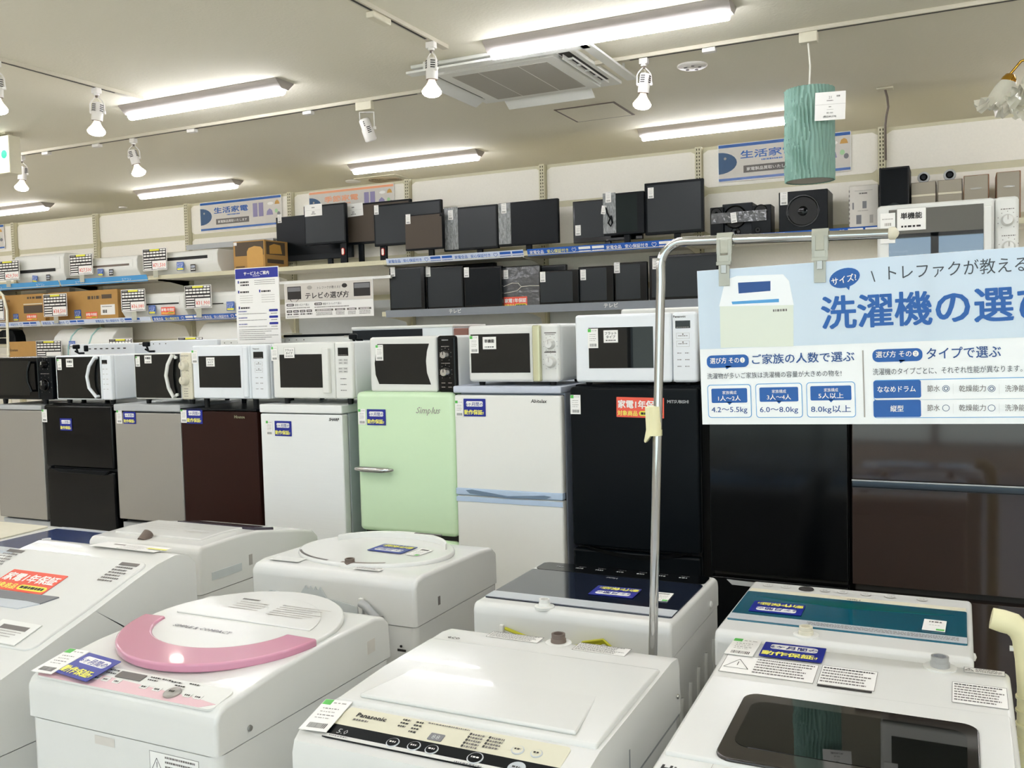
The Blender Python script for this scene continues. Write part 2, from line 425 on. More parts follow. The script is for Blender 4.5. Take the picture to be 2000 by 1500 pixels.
def spot(x, y, label, tilt=(0, 0), on=True, turn=0):
    """track spotlight: adaptor, U bracket, slotted socket housing, reflector bulb"""
    t = thing('spotlight', label, 'spotlight', (x, y, CZ-.05), 'spotlights on the tracks')
    g = G(); g.box(x-.024, x+.024, y-.018, y+.018, CZ-.055, CZ-.0225, 'fixture', .004)
    g.lathe([(.016, CZ-.065), (.018, CZ-.05)], 'fixture', (x, y, 0)); g.lathe([(.008, CZ-.076), (.008, CZ-.065)], 'rubber_brown', (x, y, 0)); part('adaptor', g, t)
    T = Matrix.Translation((x, y, CZ-.072)) @ Matrix.Rotation(turn, 4, 'Z')
    g = G(); g.M = T
    for s in (-1, 1):
        g.tube([(s*.006, 0, 0), (s*.028, 0, -.022), (s*.038, 0, -.040), (s*.040, 0, -.092)], .0038, 'fixture', 6); g.lathe([(.009, s*.034-.006), (.009, s*.034+.010)], 'fixture', (0, 0, -.09), 0, 12)
    g.tube([(0, .004, -.005), (.008, .008, -.02), (-.004, .004, -.04)], .002, 'cream', 6); part('bracket', g, t)
    H = T @ Matrix.Translation((0, 0, -.090)) @ Matrix.Rotation(tilt[0], 4, 'X') @ Matrix.Rotation(tilt[1], 4, 'Y')
    g = G(); g.M = H; g.lathe([(.028, -.046), (.031, -.044), (.031, .0), (.029, .002), (.029, .052), (.024, .058), (.004, .060)], 'fixture', n=22)
    for k in range(4):
        for s in (0, math.pi/2, math.pi, -math.pi/2): g.box(-.012, .012, -.0305, -.028, .008+k*.011, .0125+k*.011, 'black_matte', M=Matrix.Rotation(s-.5, 4, 'Z'))
    g.lathe([(.0285, -.048), (.0285, -.0455)], 'rubber_brown', n=20); part('socket_housing', g, t)
    g = G(); g.M = H; g.lathe([(.016, -.042), (.019, -.056), (.029, -.074), (.044, -.092), (.050, -.104)], 'frost_bulb', n=26, cap=False)
    g.lathe([(.050, -.104), (.048, -.116), (.037, -.127), (.020, -.133), (.001, -.135)], 'bulb', n=26, cap=False); part('reflector_bulb', g, t)
mat('frost_bulb', '#fff1e0', .4, emit=.9, vary=0)
spot(4.337, -2.672, 'lit spotlight on the upper left track, second bulb from the left edge', (.1, .12), turn=.6)
spot(4.337, -3.30, 'lit spotlight cut by the left picture border', (.1, .05), turn=.6)
spot(6.446, -2.43, 'bright lit spotlight left of the ceiling air conditioner', (0, .06), turn=-.4)
spot(7.30, -1.60, 'lit spotlight right of the ceiling air conditioner', (.1, .12), turn=.4)
spot(2.232, -1.59, 'lit spotlight under the left end of the long track', (0, .1), turn=.8)
spot(3.441, -1.59, 'lit spotlight leaning right on the long track', (0, -.25), turn=.8)
# the short unlit one
x, y = 5.479, -1.60
t = thing('spotlight', 'unlit short white spotlight head without bulb on the long track', 'spotlight', (x, y, CZ-.05))
g = G(); g.box(x-.07, x+.05, y-.02, y+.02, CZ-.075, CZ-.0225, 'cream', .004); part('adaptor', g, t)
T = Matrix.Translation((x, y, CZ-.085)) @ Matrix.Rotation(.5, 4, 'Z')
g = G(); g.M = T; g.box(-.012, .05, -.008, .008, -.006, 0, 'fixture'); g.box(.045, .05, -.008, .008, -.10, 0, 'fixture'); g.box(-.045, -.04, -.008, .008, -.05, 0, 'fixture'); g.box(-.045, .0, -.008, .008, -.006, 0, 'fixture')
g.lathe([(.010, .04), (.010, .058)], 'fixture', (0, 0, -.10), 0, 12); part('bracket', g, t)
g = G(); g.M = T @ Matrix.Translation((0, 0, -.10)) @ Matrix.Rotation(-.3, 4, 'Y') @ Matrix.Rotation(.25, 4, 'X')
g.lathe([(.030, -.085), (.038, -.078), (.038, -.01), (.034, .0), (.034, .05), (.024, .06), (.002, .062)], 'fixture', n=22)
for k in range(4): g.box(-.012, .012, -.039, -.037, -.03+k*.011, -.025+k*.011, 'black_matte', M=Matrix.Rotation(.3, 4, 'Z'))
for k in range(3): g.box(-.010, -.004, -.0355, -.033, .015+k*.012, .021+k*.012, 'black_matte')
part('socket_housing', g, t)

# cassette air conditioner
q = [at(864, 138, 2, CZ-.02), at(1076, 98, 2, CZ-.02), at(1170, 154, 2, CZ-.02), at(960, 198, 2, CZ-.02)]
ax0, ax1 = (q[0].x+q[3].x)/2, (q[1].x+q[2].x)/2; ay0, ay1 = (q[0].y+q[1].y)/2, (q[2].y+q[3].y)/2
mx, my = (ax0+ax1)/2, (ay0+ay1)/2; hw, hd = (ax1-ax0)/2, (ay1-ay0)/2
t = thing('ceiling_air_conditioner', 'white square cassette air conditioner set in the ceiling with open flaps', 'air conditioner', (mx, my, CZ-.05))
g = G(); hw = hd = (hw+hd)/2
g.box(mx-hw-.10, mx+hw+.10, my-hd-.10, my+hd+.10, CZ-.022, CZ-.001, 'white_satin', .006)
for a0, a1, b0, b1 in ((-hw+.05, hw-.05, -hd-.070, -hd-.005), (-hw+.05, hw-.05, hd+.005, hd+.070), (-hw-.070, -hw-.005, -hd+.05, hd-.05), (hw+.005, hw+.070, -hd+.05, hd-.05)):
    g.box(mx+a0, mx+a1, my+b0, my+b1, CZ-.0225, CZ-.0215, 'dark_gap')
part('panel_frame', g, t)
g = G(); g.box(mx-hw, mx+hw, my-hd, my+hd, CZ-.050, CZ-.022, 'white_satin', .006)
g.box(mx-hw+.07, mx+hw-.07, my-hd+.07, my+hd-.07, CZ-.0515, CZ-.050, 'ac_grille')
for k in (-.17, .17): g.box(mx+k*hw*2-.002, mx+k*hw*2+.002, my-hd+.07, my+hd-.07, CZ-.052, CZ-.051, 'white_satin')
part('intake_grille', g, t)
L = hw-.07
for side in range(4):   # near, right: ribbed flap standing open; left, far: flap hanging down outwards
    g = G(); g.M = Matrix.Translation((mx, my, 0)) @ Matrix.Rotation((0, math.pi/2, math.pi, -math.pi/2)[side], 4, 'Z')
    if side < 2:
        g.box(-L, L, -hd-.028, -hd-.022, CZ-.052, CZ-.024, 'white_satin', .002)
        for k in range(5): g.box(-L+.06+k*.13, -L+.066+k*.13, -hd-.060, -hd-.026, CZ-.040, CZ-.030, 'white_satin')
        g.box(-L+.05, -L+.62, -hd-.062, -hd-.058, CZ-.040, CZ-.030, 'white_satin')
    else:
        g.M = g.M @ Matrix.Translation((0, -hd-.020, CZ-.040)) @ Matrix.Rotation(.55, 4, 'X'); g.box(-L, L, -.080, .0, -.003, .003, 'white_gloss', .002)
    part('flap', g, t)
# deflector strips hung beside the two far sides
g = G(); z = CZ-.06
g.box(6.10, 6.10+1.06, -2.12, -2.05, z, z+.012, 'white_satin'); g.box(6.10+1.02, 6.10+1.08, -2.12, -1.35, z, z+.012, 'white_satin')
for a, b in ((6.2, -2.085), (6.9, -2.085), (7.15, -1.5)): g.box(a-.006, a+.006, b-.006, b+.006, z, CZ, 'white_satin')
part('air_deflector', g, t)

q = [at(1083, 215, 2, CZ), at(1127, 238, 2, CZ), at(1200, 198, 2, CZ), at(1236, 223, 2, CZ)]
hx0, hx1, hy0, hy1 = min(q[0].x, q[1].x), max(q[2].x, q[3].x), min(q[0].y, q[2].y), max(q[1].y, q[3].y)
g = G(); g.box(hx0, hx1, hy0, hy1, CZ-.004, CZ-.0005, 'rubber_brown'); g.box(hx0+.018, hx1-.018, hy0+.018, hy1-.018, CZ-.006, CZ-.002, 'ceiling_mat')
solo('ceiling_hatch', g, 'square access hatch with brown metal edge in the ceiling', 'hatch', ((hx0+hx1)/2, (hy0+hy1)/2, CZ-.004))
def disc(px, py, r, name, label, mm='fixture', ring=True):
    c = at(px, py, 2, CZ); g = G(); g.lathe([(r, -.001), (r, -.008), (r*.9, -.014), (r*.05, -.016)], mm, (c.x, c.y, CZ), n=28)
    if ring:
        for k in range(5): g.lathe([(r*.12, -.017), (r*.12, -.019)], 'ink_grey', (c.x+r*.5*math.cos(k*1.26), c.y+r*.5*math.sin(k*1.26), CZ), n=8)
    solo(name, g, label, name.replace('_', ' '), (c.x, c.y, CZ-.01))
disc(1352, 127, .085, 'ceiling_speaker', 'round white ceiling speaker above the teal pendant')
disc(690, 353, .075, 'round_cover', 'plain round white cover beside the small ceiling vent', ring=False)
disc(240, 404, .045, 'smoke_detector', 'small white disc on the ceiling above the blank left panels', ring=False)
disc(390, 372, .04, 'sprinkler_cover', 'tiny white disc right of the short left tube light', ring=False)
c = at(752, 349, 2, CZ); g = G(); g.box(c.x-.23, c.x+.23, c.y-.19, c.y+.19, CZ-.010, CZ-.0005, 'cream', .003)
for k in range(8): g.lathe([(.158-.019*k, -.009), (.158-.019*k, -.016), (.148-.019*k, -.013), (.148-.019*k, -.009)], 'vent_brown', (c.x, c.y, CZ-.001), n=28, cap=False)
solo('ceiling_vent', g, 'square cream ceiling vent with round louvres above the shelf top', 'vent', (c.x, c.y, CZ-.01))

# exit sign at the left edge
t = thing('exit_sign', 'lit white and green exit sign box cut by the left border', 'sign', (2.62, -2.16, CZ-.18))
E0 = at(20, 262, 1, -2.15); g = G(); g.box(E0.x-.30, E0.x-.018, -2.15, -2.06, E0.z-.265, E0.z, 'cream', .004); part('housing', g, t)
g = G(); g.M = frame((E0.x-.155, -2.151, E0.z-.1325), (1, 0, 0), (0, 0, 1)); g.plate(-.135, .128, -.125, .125, .003, 'exit_white', .003)
g.box(-.12, .02, -.10, .10, .003, .004, 'green_exit'); g.lathe([(.018, .004), (.018, .005)], 'exit_white', (-.05, .06, 0), n=14)
g.prism([(-.08, .03), (-.03, .04), (-.01, .0), (-.035, -.02), (-.02, -.07), (-.04, -.08), (-.06, -.03), (-.10, -.07), (-.11, -.055), (-.075, -.01)], .004, .005, 'exit_white'); g.lathe([(.03, .003), (.03, .005)], 'green_exit', (.085, 0, 0), n=14)
part('lit_face', g, t)
g = G(); g.tube([(E0.x-.15, -2.10, E0.z), (E0.x-.15, -2.10, CZ)], .012, 'cream', 10); g.box(E0.x-.22, E0.x-.08, -2.13, -2.07, CZ-.012, CZ, 'cream'); part('hanger', g, t)

# pendant lamp
px_, py_ = 8.17, -1.60
pa = at(1580, 360, 1, py_); pb = at(1580, 172, 1, py_); zc0, zc1 = pa.z+.015, pb.z-.01
R_ = (at(1633, 270, 1, py_).x-at(1530, 270, 1, py_).x)/2*.97; pcx = (at(1633, 270, 1, py_).x+at(1530, 270, 1, py_).x)/2
t = thing('pendant_lamp', 'teal green pleated cylinder pendant lamp with a paper tag hanging from the track', 'pendant lamp', (pcx, py_, zc0))
g = G(); n = 300; rows = 22; vs = []
for j in range(rows+1):
    zz = zc0+(zc1-zc0)*j/rows
    for k in range(n):
        a = 2*math.pi*k/n; wv = -abs(math.sin(a*17+.9*math.sin(j*.55+a*5)+.5*math.sin(j*1.3+a*2)))*.013+math.sin(a*41+j*.4)*.002
        r = R_+wv*(1 if 3.1 < a < 4.9 else .45)
        vs.append((pcx+r*math.cos(a), py_+r*math.sin(a), zz))
fs = [(j*n+k, j*n+(k+1) % n, (j+1)*n+(k+1) % n, (j+1)*n+k) for j in range(rows) for k in range(n)]
g.add(vs, fs, 'teal_lamp'); g.lathe([(R_-.008, zc0), (R_-.012, zc0), (R_-.012, zc1), (R_-.008, zc1)], 'teal_lamp', (pcx, py_, 0), n=48, cap=False); part('lamp_shade', g, t)
g = G(); g.lathe([(R_-.010, zc0+.004), (.001, zc0+.006)], 'ac_grille', (pcx, py_, 0), n=40, cap=False); part('diffuser', g, t)
g = G(); g.tube([(pcx, py_, zc1-.02), (pcx+.006, py_, zc1+.12), (pcx-.004, py_, zc1+.25), (pcx, py_, CZ-.07)], .0045, 'cable_white', 8); part('cord', g, t)
g = G(); g.box(pcx-.045, pcx+.045, py_-.028, py_+.028, CZ-.075, CZ-.0225, 'cream', .005); part('ceiling_adaptor', g, t)
g = G(); yy = py_-R_-.01
g.M = frame(at(1621, 207, 1, yy), (1, .1, 0), (0, 0, 1), -.03); g.plate(-.070, .072, -.068, .068, .002, 'paper', .001)
g.text('21', 0, .036, .017, 'ink_grey', 'C', .0026); g.dashes(-.015, .015, .024, .004, 'ink_grey', .0026); g.dashes(.030, .045, .042, .008, 'ink_grey', .0026)
g.plate(-.070, .072, .0075, .0085, .0026, 'ink_lt'); g.dashes(-.006, .006, -.006, .004, 'ink_grey', .0026); g.dashes(-.014, .016, -.018, .002, 'ink_lt', .0026)
g.text('¥3,980', 0, -.037, .011, 'ink', 'C', .0026); g.text('(税込¥4,378)', 0, -.055, .0115, 'ink', 'C', .0026, .01)
part('price_paper', g, t, 'white paper price tag')

# chandelier
cc = at(1996, 150, 1, -2.9); t = thing('chandelier', 'brass chandelier with frosted frilled glass shades at the right edge', 'chandelier', (cc.x+.06, -2.9, cc.z-.1))
hubx = cc.x+.09
g = G(); g.tube([(hubx, -2.9, cc.z-.03), (hubx, -2.9, CZ)], .007, 'brass', 10); g.lathe([(.002, -.06), (.022, -.04), (.03, 0), (.02, .03), (.006, .05)], 'brass', (hubx, -2.9, cc.z), n=20)
g.lathe([(.05, CZ-.02), (.055, CZ-.001)], 'brass', (hubx, -2.9, 0), n=20); part('stem', g, t)
def shade(P, dirv, sc_=1.):
    d = Vector(dirv).normalized(); M = frame(P, Vector((0, 1, 0)).cross(d) if abs(d.y) < .9 else (1, 0, 0), d.cross(Vector((0, 1, 0)).cross(d)), 0)
    return Matrix.Translation(P) @ d.to_track_quat('-Z', 'Y').to_matrix().to_4x4() @ Matrix.Scale(sc_, 4)
for k, (ang, tilt) in enumerate(((math.radians(187), .34), (math.radians(245), .30), (math.radians(310), .34), (math.radians(25), .34), (math.radians(100), .34))):
    dx, dy = math.cos(ang), math.sin(ang); P = Vector((hubx+dx*.13, -2.9+dy*.13, cc.z-.005))
    g = G(); g.tube([(hubx, -2.9, cc.z+.0), (hubx+dx*.02, -2.9+dy*.02, cc.z+.040), (hubx+dx*.055, -2.9+dy*.055, cc.z+.062), (hubx+dx*.095, -2.9+dy*.095, cc.z+.050), (P.x, P.y, P.z+.012)], .0045, 'brass', 8); a_ = part('arm', g, t)
    T = shade(P, (dx*tilt, dy*tilt, -1)); g = G(); g.M = T; g.lathe([(.003, .018), (.016, .014), (.024, .0), (.025, -.010)], 'brass', n=20); part('shade_holder', g, t)
    g = G(); g.M = T; n = 72; vs = []; prof = [(.022, -.006), (.034, -.03), (.041, -.055), (.043, -.075), (.052, -.088), (.078, -.105)]
    for j, (r, h) in enumerate(prof):
        f = (0, 0, 0, .2, .6, 1)[j]
        for q_ in range(n): a = 2*math.pi*q_/n; vs.append(((r+f*.006*math.sin(a*18))*math.cos(a), (r+f*.006*math.sin(a*18))*math.sin(a), h+f*.007*math.sin(a*18)+f*.012*math.sin(a*6)))
    g.add(vs, [(j*n+q_, j*n+(q_+1) % n, (j+1)*n+(q_+1) % n, (j+1)*n+q_) for j in range(5) for q_ in range(n)], 'frost'); part('glass_shade', g, t)

# ------------------------------------------------------------------ wall shelving
PT = 2.918
t = thing('wall_shelving', 'cream slotted wall shelving frame with pale back panels along the whole wall', 'shelving', (4.2, 0, 0))
for i in range(-2, 10):
    x = 1.2*i; g = G()
    g.box(x-.022, x-.020, -.055, 0, 0, PT, 'upright'); g.box(x+.020, x+.022, -.055, 0, 0, PT, 'upright'); g.box(x-.022, x+.022, -.058, -.052, 0, PT, 'upright')
    z = PT-.012
    while z > 1.9 and i >= 0:
        for s in (-.009, .009): g.box(x+s-.0035, x+s+.0035, -.0586, -.0575, z-.014, z, 'slot')
        z -= .025
    part('upright', g, t)
ROWS = [(2.635, 2.895), (2.315, 2.590), (1.995, 2.270), (1.675, 1.950), (1.355, 1.63), (.03, 1.31)]
for i in range(-2, 9):
    for z0, z1 in ROWS:
        a, b = 1.2*i+.026, 1.2*i+1.174; e = .035; g = G()
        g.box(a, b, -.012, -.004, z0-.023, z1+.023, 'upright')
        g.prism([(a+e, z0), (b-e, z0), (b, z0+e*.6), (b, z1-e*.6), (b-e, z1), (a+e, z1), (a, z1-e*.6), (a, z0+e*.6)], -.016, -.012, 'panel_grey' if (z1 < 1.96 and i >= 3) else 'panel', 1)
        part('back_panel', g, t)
g = G(); g.box(-2.4, 10.8, -.004, 0, 0, PT-.01, 'upright'); part('backing_sheet', g, t)

def shelf(x0, x1, z, label, edge, depth=.42, group='shelf boards on the wall', brk=None):
    t = thing('wall_shelf', label, 'shelf', ((x0+x1)/2, -depth/2-.06, z), group); g = G()
    g.box(x0+.004, x1-.004, -depth-.06+.02, -.062, z-.030, z, 'panel'); g.box(x0, x1, -depth-.06+.005, -depth-.06+.02, z-.034, z+.002, 'upright', .003); part('board', g, t)
    i = math.ceil(x0/1.2-.01)
    while i*1.2 <= x1+.01:
        x = i*1.2; g = G(); g.prism([(-.058, z-.03), (-.058, z-.17), (-.075, z-.17), (-.125, z-.075), (-.28, z-.050), (-depth, z-.042), (-depth, z-.03)], x-.003, x+.003, 'cream', 0); part('bracket', g, t); i += 1
    e = Y_EDGE
    for (a, b, kind) in edge:
        g = G(); W = b-a; g.M = frame(((a+b)/2, -depth-.058, z-.014), (1, 0, 0), (0, -.35 if kind != 'grey' else -.1, 1))
        if kind == 'aircon':
            g.plate(-W/2, W/2, -.030, .030, .002, 'blue_lt', .002)
            for s in (-.27, .27): g.text('エアコン', s*W, -.012, .030, 'strip_pale', 'C', .0026)
        elif kind in ('blue', 'pale'):
            m1, m2 = ('strip_blue', 'paper') if kind == 'blue' else ('strip_pale', 'strip_blue')
            g.plate(-W/2, W/2, -.026, .026, .002, m1, .002); n = max(1, round(W/.6)); s = W/n
            for k in range(n):
                x = -W/2+k*s; g.text('家電全品', x+.02, -.010, .028, m2, 'L', .0026, .01); g.text('安心保証付き', x+.155, -.010, .028, 'yellow_txt' if kind == 'blue' and k == 0 else m2, 'L', .0026, .01)
                hx = x+.36; g.tube([(hx, -.016, .003), (hx-.016, .002, .003), (hx-.012, .013, .003), (hx-.004, .013, .003), (hx, .007, .003), (hx+.004, .013, .003), (hx+.012, .013, .003), (hx+.016, .002, .003)], .0016, m2, 4, True)
                for q_ in range(2):
                    xx = x+.395+q_*.10; g.rrect(xx, xx+.088, .0, .018, .003, .002, .0026, m2, 2); g.dashes(xx, xx+.088, -.016, .006, m2, .0026)
        elif kind == 'grey':
            g.plate(-W/2, W/2, -.030, .026, .002, 'grey_shelf', .002)
            n = max(1, round(W/1.0))
            for k in range(n): g.text('テレビ', -W/2+(k+.5)*W/n, -.012, .036, 'paper', 'C', .0026, .01)
        part('price_rail', g, t)
    return t
Y_EDGE = -.48
shelf(-2.4, 1.2, 2.235, 'upper wall shelf board behind the leftmost air conditioners', [(-1.0, .02, 'aircon'), (.06, 1.19, 'aircon')])
shelf(1.2, 2.4, 2.235, 'upper wall shelf board carrying an air conditioner above a light blue label strip', [(1.21, 2.33, 'aircon')])
shelf(2.4, 4.83, 2.235, 'upper wall shelf board with a plain cream edge under the leftmost monitors', [])
shelf(4.83, 10.8, 2.235, 'upper wall shelf board with blue label strips under monitors and speakers', [(4.86, 6.03, 'pale'), (6.06, 7.22, 'blue'), (7.26, 8.42, 'blue')])
shelf(-2.4, 3.6, 1.865, 'middle wall shelf board with boxed and unboxed air conditioners', [(-1.0, .9, 'pale'), (.92, 2.35, 'pale'), (2.37, 3.5, 'blue')])
shelf(4.8, 10.8, 1.835, 'grey edged wall shelf board under the row of small televisions', [(4.84, 7.3, 'grey'), (7.3, 9.8, 'grey')])
shelf(-2.4, 3.6, 1.49, 'lower wall shelf board mostly hidden behind the left microwaves', [])
g = G(); a = at(364, 476, 1, -.13).x; b = at(534, 467, 1, -.13).x; z = at(456, 474, 1, -.13).z
g.box(a, b, -.13, -.06, z-.004, z+.01, 'grey_lt'); g.box(a, b, -.134, -.13, z-.035, z+.012, 'grey_lt')
solo('narrow_shelf', g, 'narrow grey metal shelf bar above the largest air conditioner', 'shelf', ((a+b)/2, -.1, z))
# thin rail carrying the television guide sign
g = G(); a = at(543, 546, 1, -.44).x; b = at(765, 545, 1, -.44).x; z = at(650, 547, 1, -.44).z
g.box(a, b, -.455, -.43, z-.012, z+.012, 'white_satin', .003)
for x in (a+.06, b-.06): g.box(x-.008, x+.008, -.45, -.062, z-.006, z+.006, 'white_satin')
solo('sign_rail', g, 'white metal rail carrying the television guide sign', 'rail', ((a+b)/2, -.44, z))
# power cord from the ceiling to the shelving
c0 = at(1727, 160, 1, -.1); g = G(); x = 8.425
g.box(x-.05, x+.05, -.14, -.06, CZ-.012, CZ, 'cream', .004); g.tube([(x, -.1, CZ-.01), (x+.012, -.1, CZ-.06), (x+.018, -.1, CZ-.12), (x+.006, -.1, CZ-.18), (x, -.09, PT+.0), (x, -.07, 2.7)], .007, 'rubber_brown', 8)
solo('power_cord', g, 'beige power cord dropping from the ceiling to the shelf upright', 'conduit', (x, -.1, PT))
# ------------------------------------------------------------------ air conditioners, cartons and price cards on the left shelves
def energy_mesh():
    g = G(); g.plate(-.035, .035, -.032, .032, .0008, 'strip_blue', .0008)
    for y in (.020, .010, .0, -.010): g.dashes(-.030, .028-.01*(y < 0), y, .005, 'strip_pale', .0012, avg=.012)
    g.plate(-.030, .030, -.028, -.014, .0011, 'yellow'); return g.mesh('energy_sticker')
def navy_mesh():
    g = G(); g.plate(-.026, .026, -.028, .028, .0008, 'ink', .0008); g.plate(-.020, .020, .002, .018, .0011, 'lav')
    g.dashes(-.016, .016, .007, .005, 'ink', .0014, avg=.01); g.dashes(-.020, .020, -.016, .010, 'paper', .0012, avg=.008); return g.mesh('warranty_sticker')
ENE = energy_mesh(); NAV = navy_mesh()
def air_con(box, slot, zb, label, depth=.22, Y=-.44, curved=False, tape=False, marks=()):
    x0, x1, _, z1 = pr(box, Y); h = max(z1-zb, .2); t = thing('wall_air_conditioner', label, 'air conditioner', ((x0+x1)/2, Y+depth/2, zb), 'wall air conditioners on the shelves')
    y = Y; g = G()
    if curved: p = [(y+.02, zb), (y, zb+.03), (y-.0, zb+h*.45), (y+.03, zb+h*.75), (y+.09, zb+h*.95), (y+.13, zb+h), (y+depth, zb+h), (y+depth, zb)]
    else: p = [(y+.05, zb), (y+.008, zb+.06), (y, zb+.09), (y, zb+h-.04), (y+.012, zb+h-.008), (y+.03, zb+h), (y+depth, zb+h), (y+depth, zb)]
    g.prism(p, x0, x1, 'white_satin', 0, .008, 2); part('casing', g, t)
    g = G(); g.box(x0+.03, x1-.05, y-.004, y+.004, zb+h*.46, zb+h-.035, 'white_satin', .002) if not curved else g.box(x0+.02, x1-.02, y-.003, y+.004, zb+.05, zb+h*.40, 'white_satin', .002); part('front_panel', g, t)
    if slot:
        a, b, c, d = pr(slot, Y); g = G(); g.box(a, b, y-.006, y-.003, c, d, 'rubber_brown' if marks == 'b' else 'black_matte'); part('air_slot', g, t)
    if tape:
        for f in (.28, .62):
            x = x0+(x1-x0)*f; g = G(); g.tube([(x, y-.002, zb+.02), (x+.01, y-.004, zb+h*.45), (x+.02, y+.028, zb+h*.76), (x+.03, y+.09, zb+h*.965), (x+.03, y+.14, zb+h+.002)], .008, 'teal_tape', 6); part('packing_tape', g, t)
    return t
Z1, Z2, Z3 = 2.237, 1.867, 1.492
a = air_con((28, 497, 125, 553), (40, 526, 109, 532), Z1, 'cream air conditioner beside the ¥29,700 card, end cap open')
stick(ENE, a, 68, 545, -.447, 1, -.12); stick(NAV, a, 94, 542, -.447)
g = G(); g.box(at(126, 540, 1, -.44).x, at(134, 540, 1, -.44).x, -.43, -.30, 2.24, 2.27, 'black_matte', .01); part('drain_outlet', g, a)
a = air_con((150, 502, 268, 543), (182, 517, 253, 521), Z1, 'rounded white air conditioner beside the ¥27,500 card', marks='b'); stick(ENE, a, 196, 532, -.452); stick(NAV, a, 217, 532, -.452)
a = air_con((300, 491, 425, 537), (327, 501, 406, 507), Z1, 'air conditioner with a long black slot beside the ¥71,500 card', depth=.27); stick(ENE, a, 352, 520, -.452, 1.15); stick(NAV, a, 377, 523, -.452, 1.1)
a = air_con((236, 573, 360, 617), (287, 592, 350, 595), Z2, 'white air conditioner between the ¥36,080 and ¥31,900 cards'); stick(ENE, a, 297, 605, -.455, 1.2); stick(ORA, a, 328, 607, -.457, .85)
a = air_con((376, 572, 482, 613), (416, 592, 437, 594), Z2, 'white air conditioner right of the ¥31,900 card, half behind the service notice'); stick(ENE, a, 450, 598, -.455, 1.2)
a = air_con((101, 641, 217, 690), None, Z3, 'curved white air conditioner with pale green packing tape on the lower shelf', curved=True, tape=True, depth=.26); stick(ENE, a, 141, 674, -.455, 1.2)
a = air_con((384, 628, 480, 668), None, Z3, 'curved white air conditioner behind the blank microwave backs on the lower shelf', curved=True, depth=.26)
a = air_con((-80, 500, 20, 560), None, Z1, 'air conditioner at the left border behind the ¥29,700 card') if False else None
def carton(box, zb, label, Y=-.40, depth=.26, name='cardboard_box', logo=None):
    x0, x1, _, z1 = pr(box, Y); t = thing(name, label, 'box', ((x0+x1)/2, Y+depth/2, zb), 'cardboard cartons on the left shelves')
    g = G(); g.box(x0, x1, Y, Y+depth, zb, z1, 'cardboard', .004); part('carton', g, t)
    g = G(); g.M = frame((x0, Y-.0005, zb), (1, 0, 0), (0, 0, 1)); W, H = x1-x0, z1-zb; return t, g, W, H
t, g, W, H = carton((-60, 577, 88, 630), Z2, 'cardboard air conditioner carton at the left border with dark printed picture')
g.text('Hisense', W*.42, H*.76, .05, 'cardboard_dark', 'L', .001, .01); g.plate(W*.73, W*.97, H*.33, H*.60, .001, 'cardboard_dark'); g.plate(W*.73, W*.97, H*.63, H*.665, .001, 'cream'); g.plate(W*.89, W*.965, H*.82, H*.91, .001, 'cardboard_dark'); g.dashes(W*.78, W*.88, H*.83, .02, 'cardboard_dark', avg=.03)
part('print', g, t); stick(ENE, t, 31, 620, -.402, 1.1); stick(ORA, t, 62, 620, -.402, .75)
t, g, W, H = carton((95, 568, 230, 622), Z2, 'cardboard air conditioner carton behind the ¥38,500 card with a white address label')
g.text('Hisense', W*.1, H*.60, .055, 'cardboard_dark', 'L', .001, .01); g.plate(W*.78, W*.92, H*.70, H*.84, .001, 'cardboard_dark'); g.dashes(W*.58, W*.76, H*.70, .03, 'cardboard_dark', avg=.03)
g.plate(W*.76, W*.96, H*.16, H*.50, .001, 'paper'); g.dashes(W*.79, W*.85, H*.22, .03, 'ink', .0014, avg=.008); g.dashes(W*.78, W*.92, H*.42, .008, 'ink_grey', .0014)
part('print', g, t); stick(ENE, t, 152, 614, -.402, 1.3); stick(ORA, t, 179, 616, -.402, .8)
t, g, W, H = carton((14, 667, 74, 700), Z3, 'cardboard carton on the lower shelf behind the black microwave')
g.text('Hisense', W*.05, H*.50, .045, 'cardboard_dark', 'L', .001, .01); part('print', g, t)
x0, x1, _, z1 = pr((90, 563, 136, 590), -.135); g = G(); g.box(x0, x1, -.135, -.065, Z2, z1, 'white_satin', .006); g.box(x0, x1, -.137, -.065, z1, z1+.012, 'black_satin', .003)
solo('packed_unit', g, 'white unit with black lid line between the two cardboard cartons', 'appliance', ((x0+x1)/2, -.1, Z2))
P_ = [at(a_, b_, 1, -.32) for a_, b_ in ((-2, 672), (-2, 648), (6, 643), (14, 642), (24, 645), (29, 655), (31, 668), (31, 672))]
g = G(); g.prism([(q_.x, max(q_.z, Z3)) for q_ in P_], -.32, -.20, 'black_satin', 1, .008, 3); c = at(13, 655, 1, -.32); g.lathe([(.045, -.322), (.036, -.326), (.012, -.324)], 'charcoal', (c.x, 0, c.z), 1, 24)
solo('rounded_appliance', g, 'black rounded appliance piece behind the white wire rack at the left border', 'appliance', (P_[3].x, -.26, Z3))
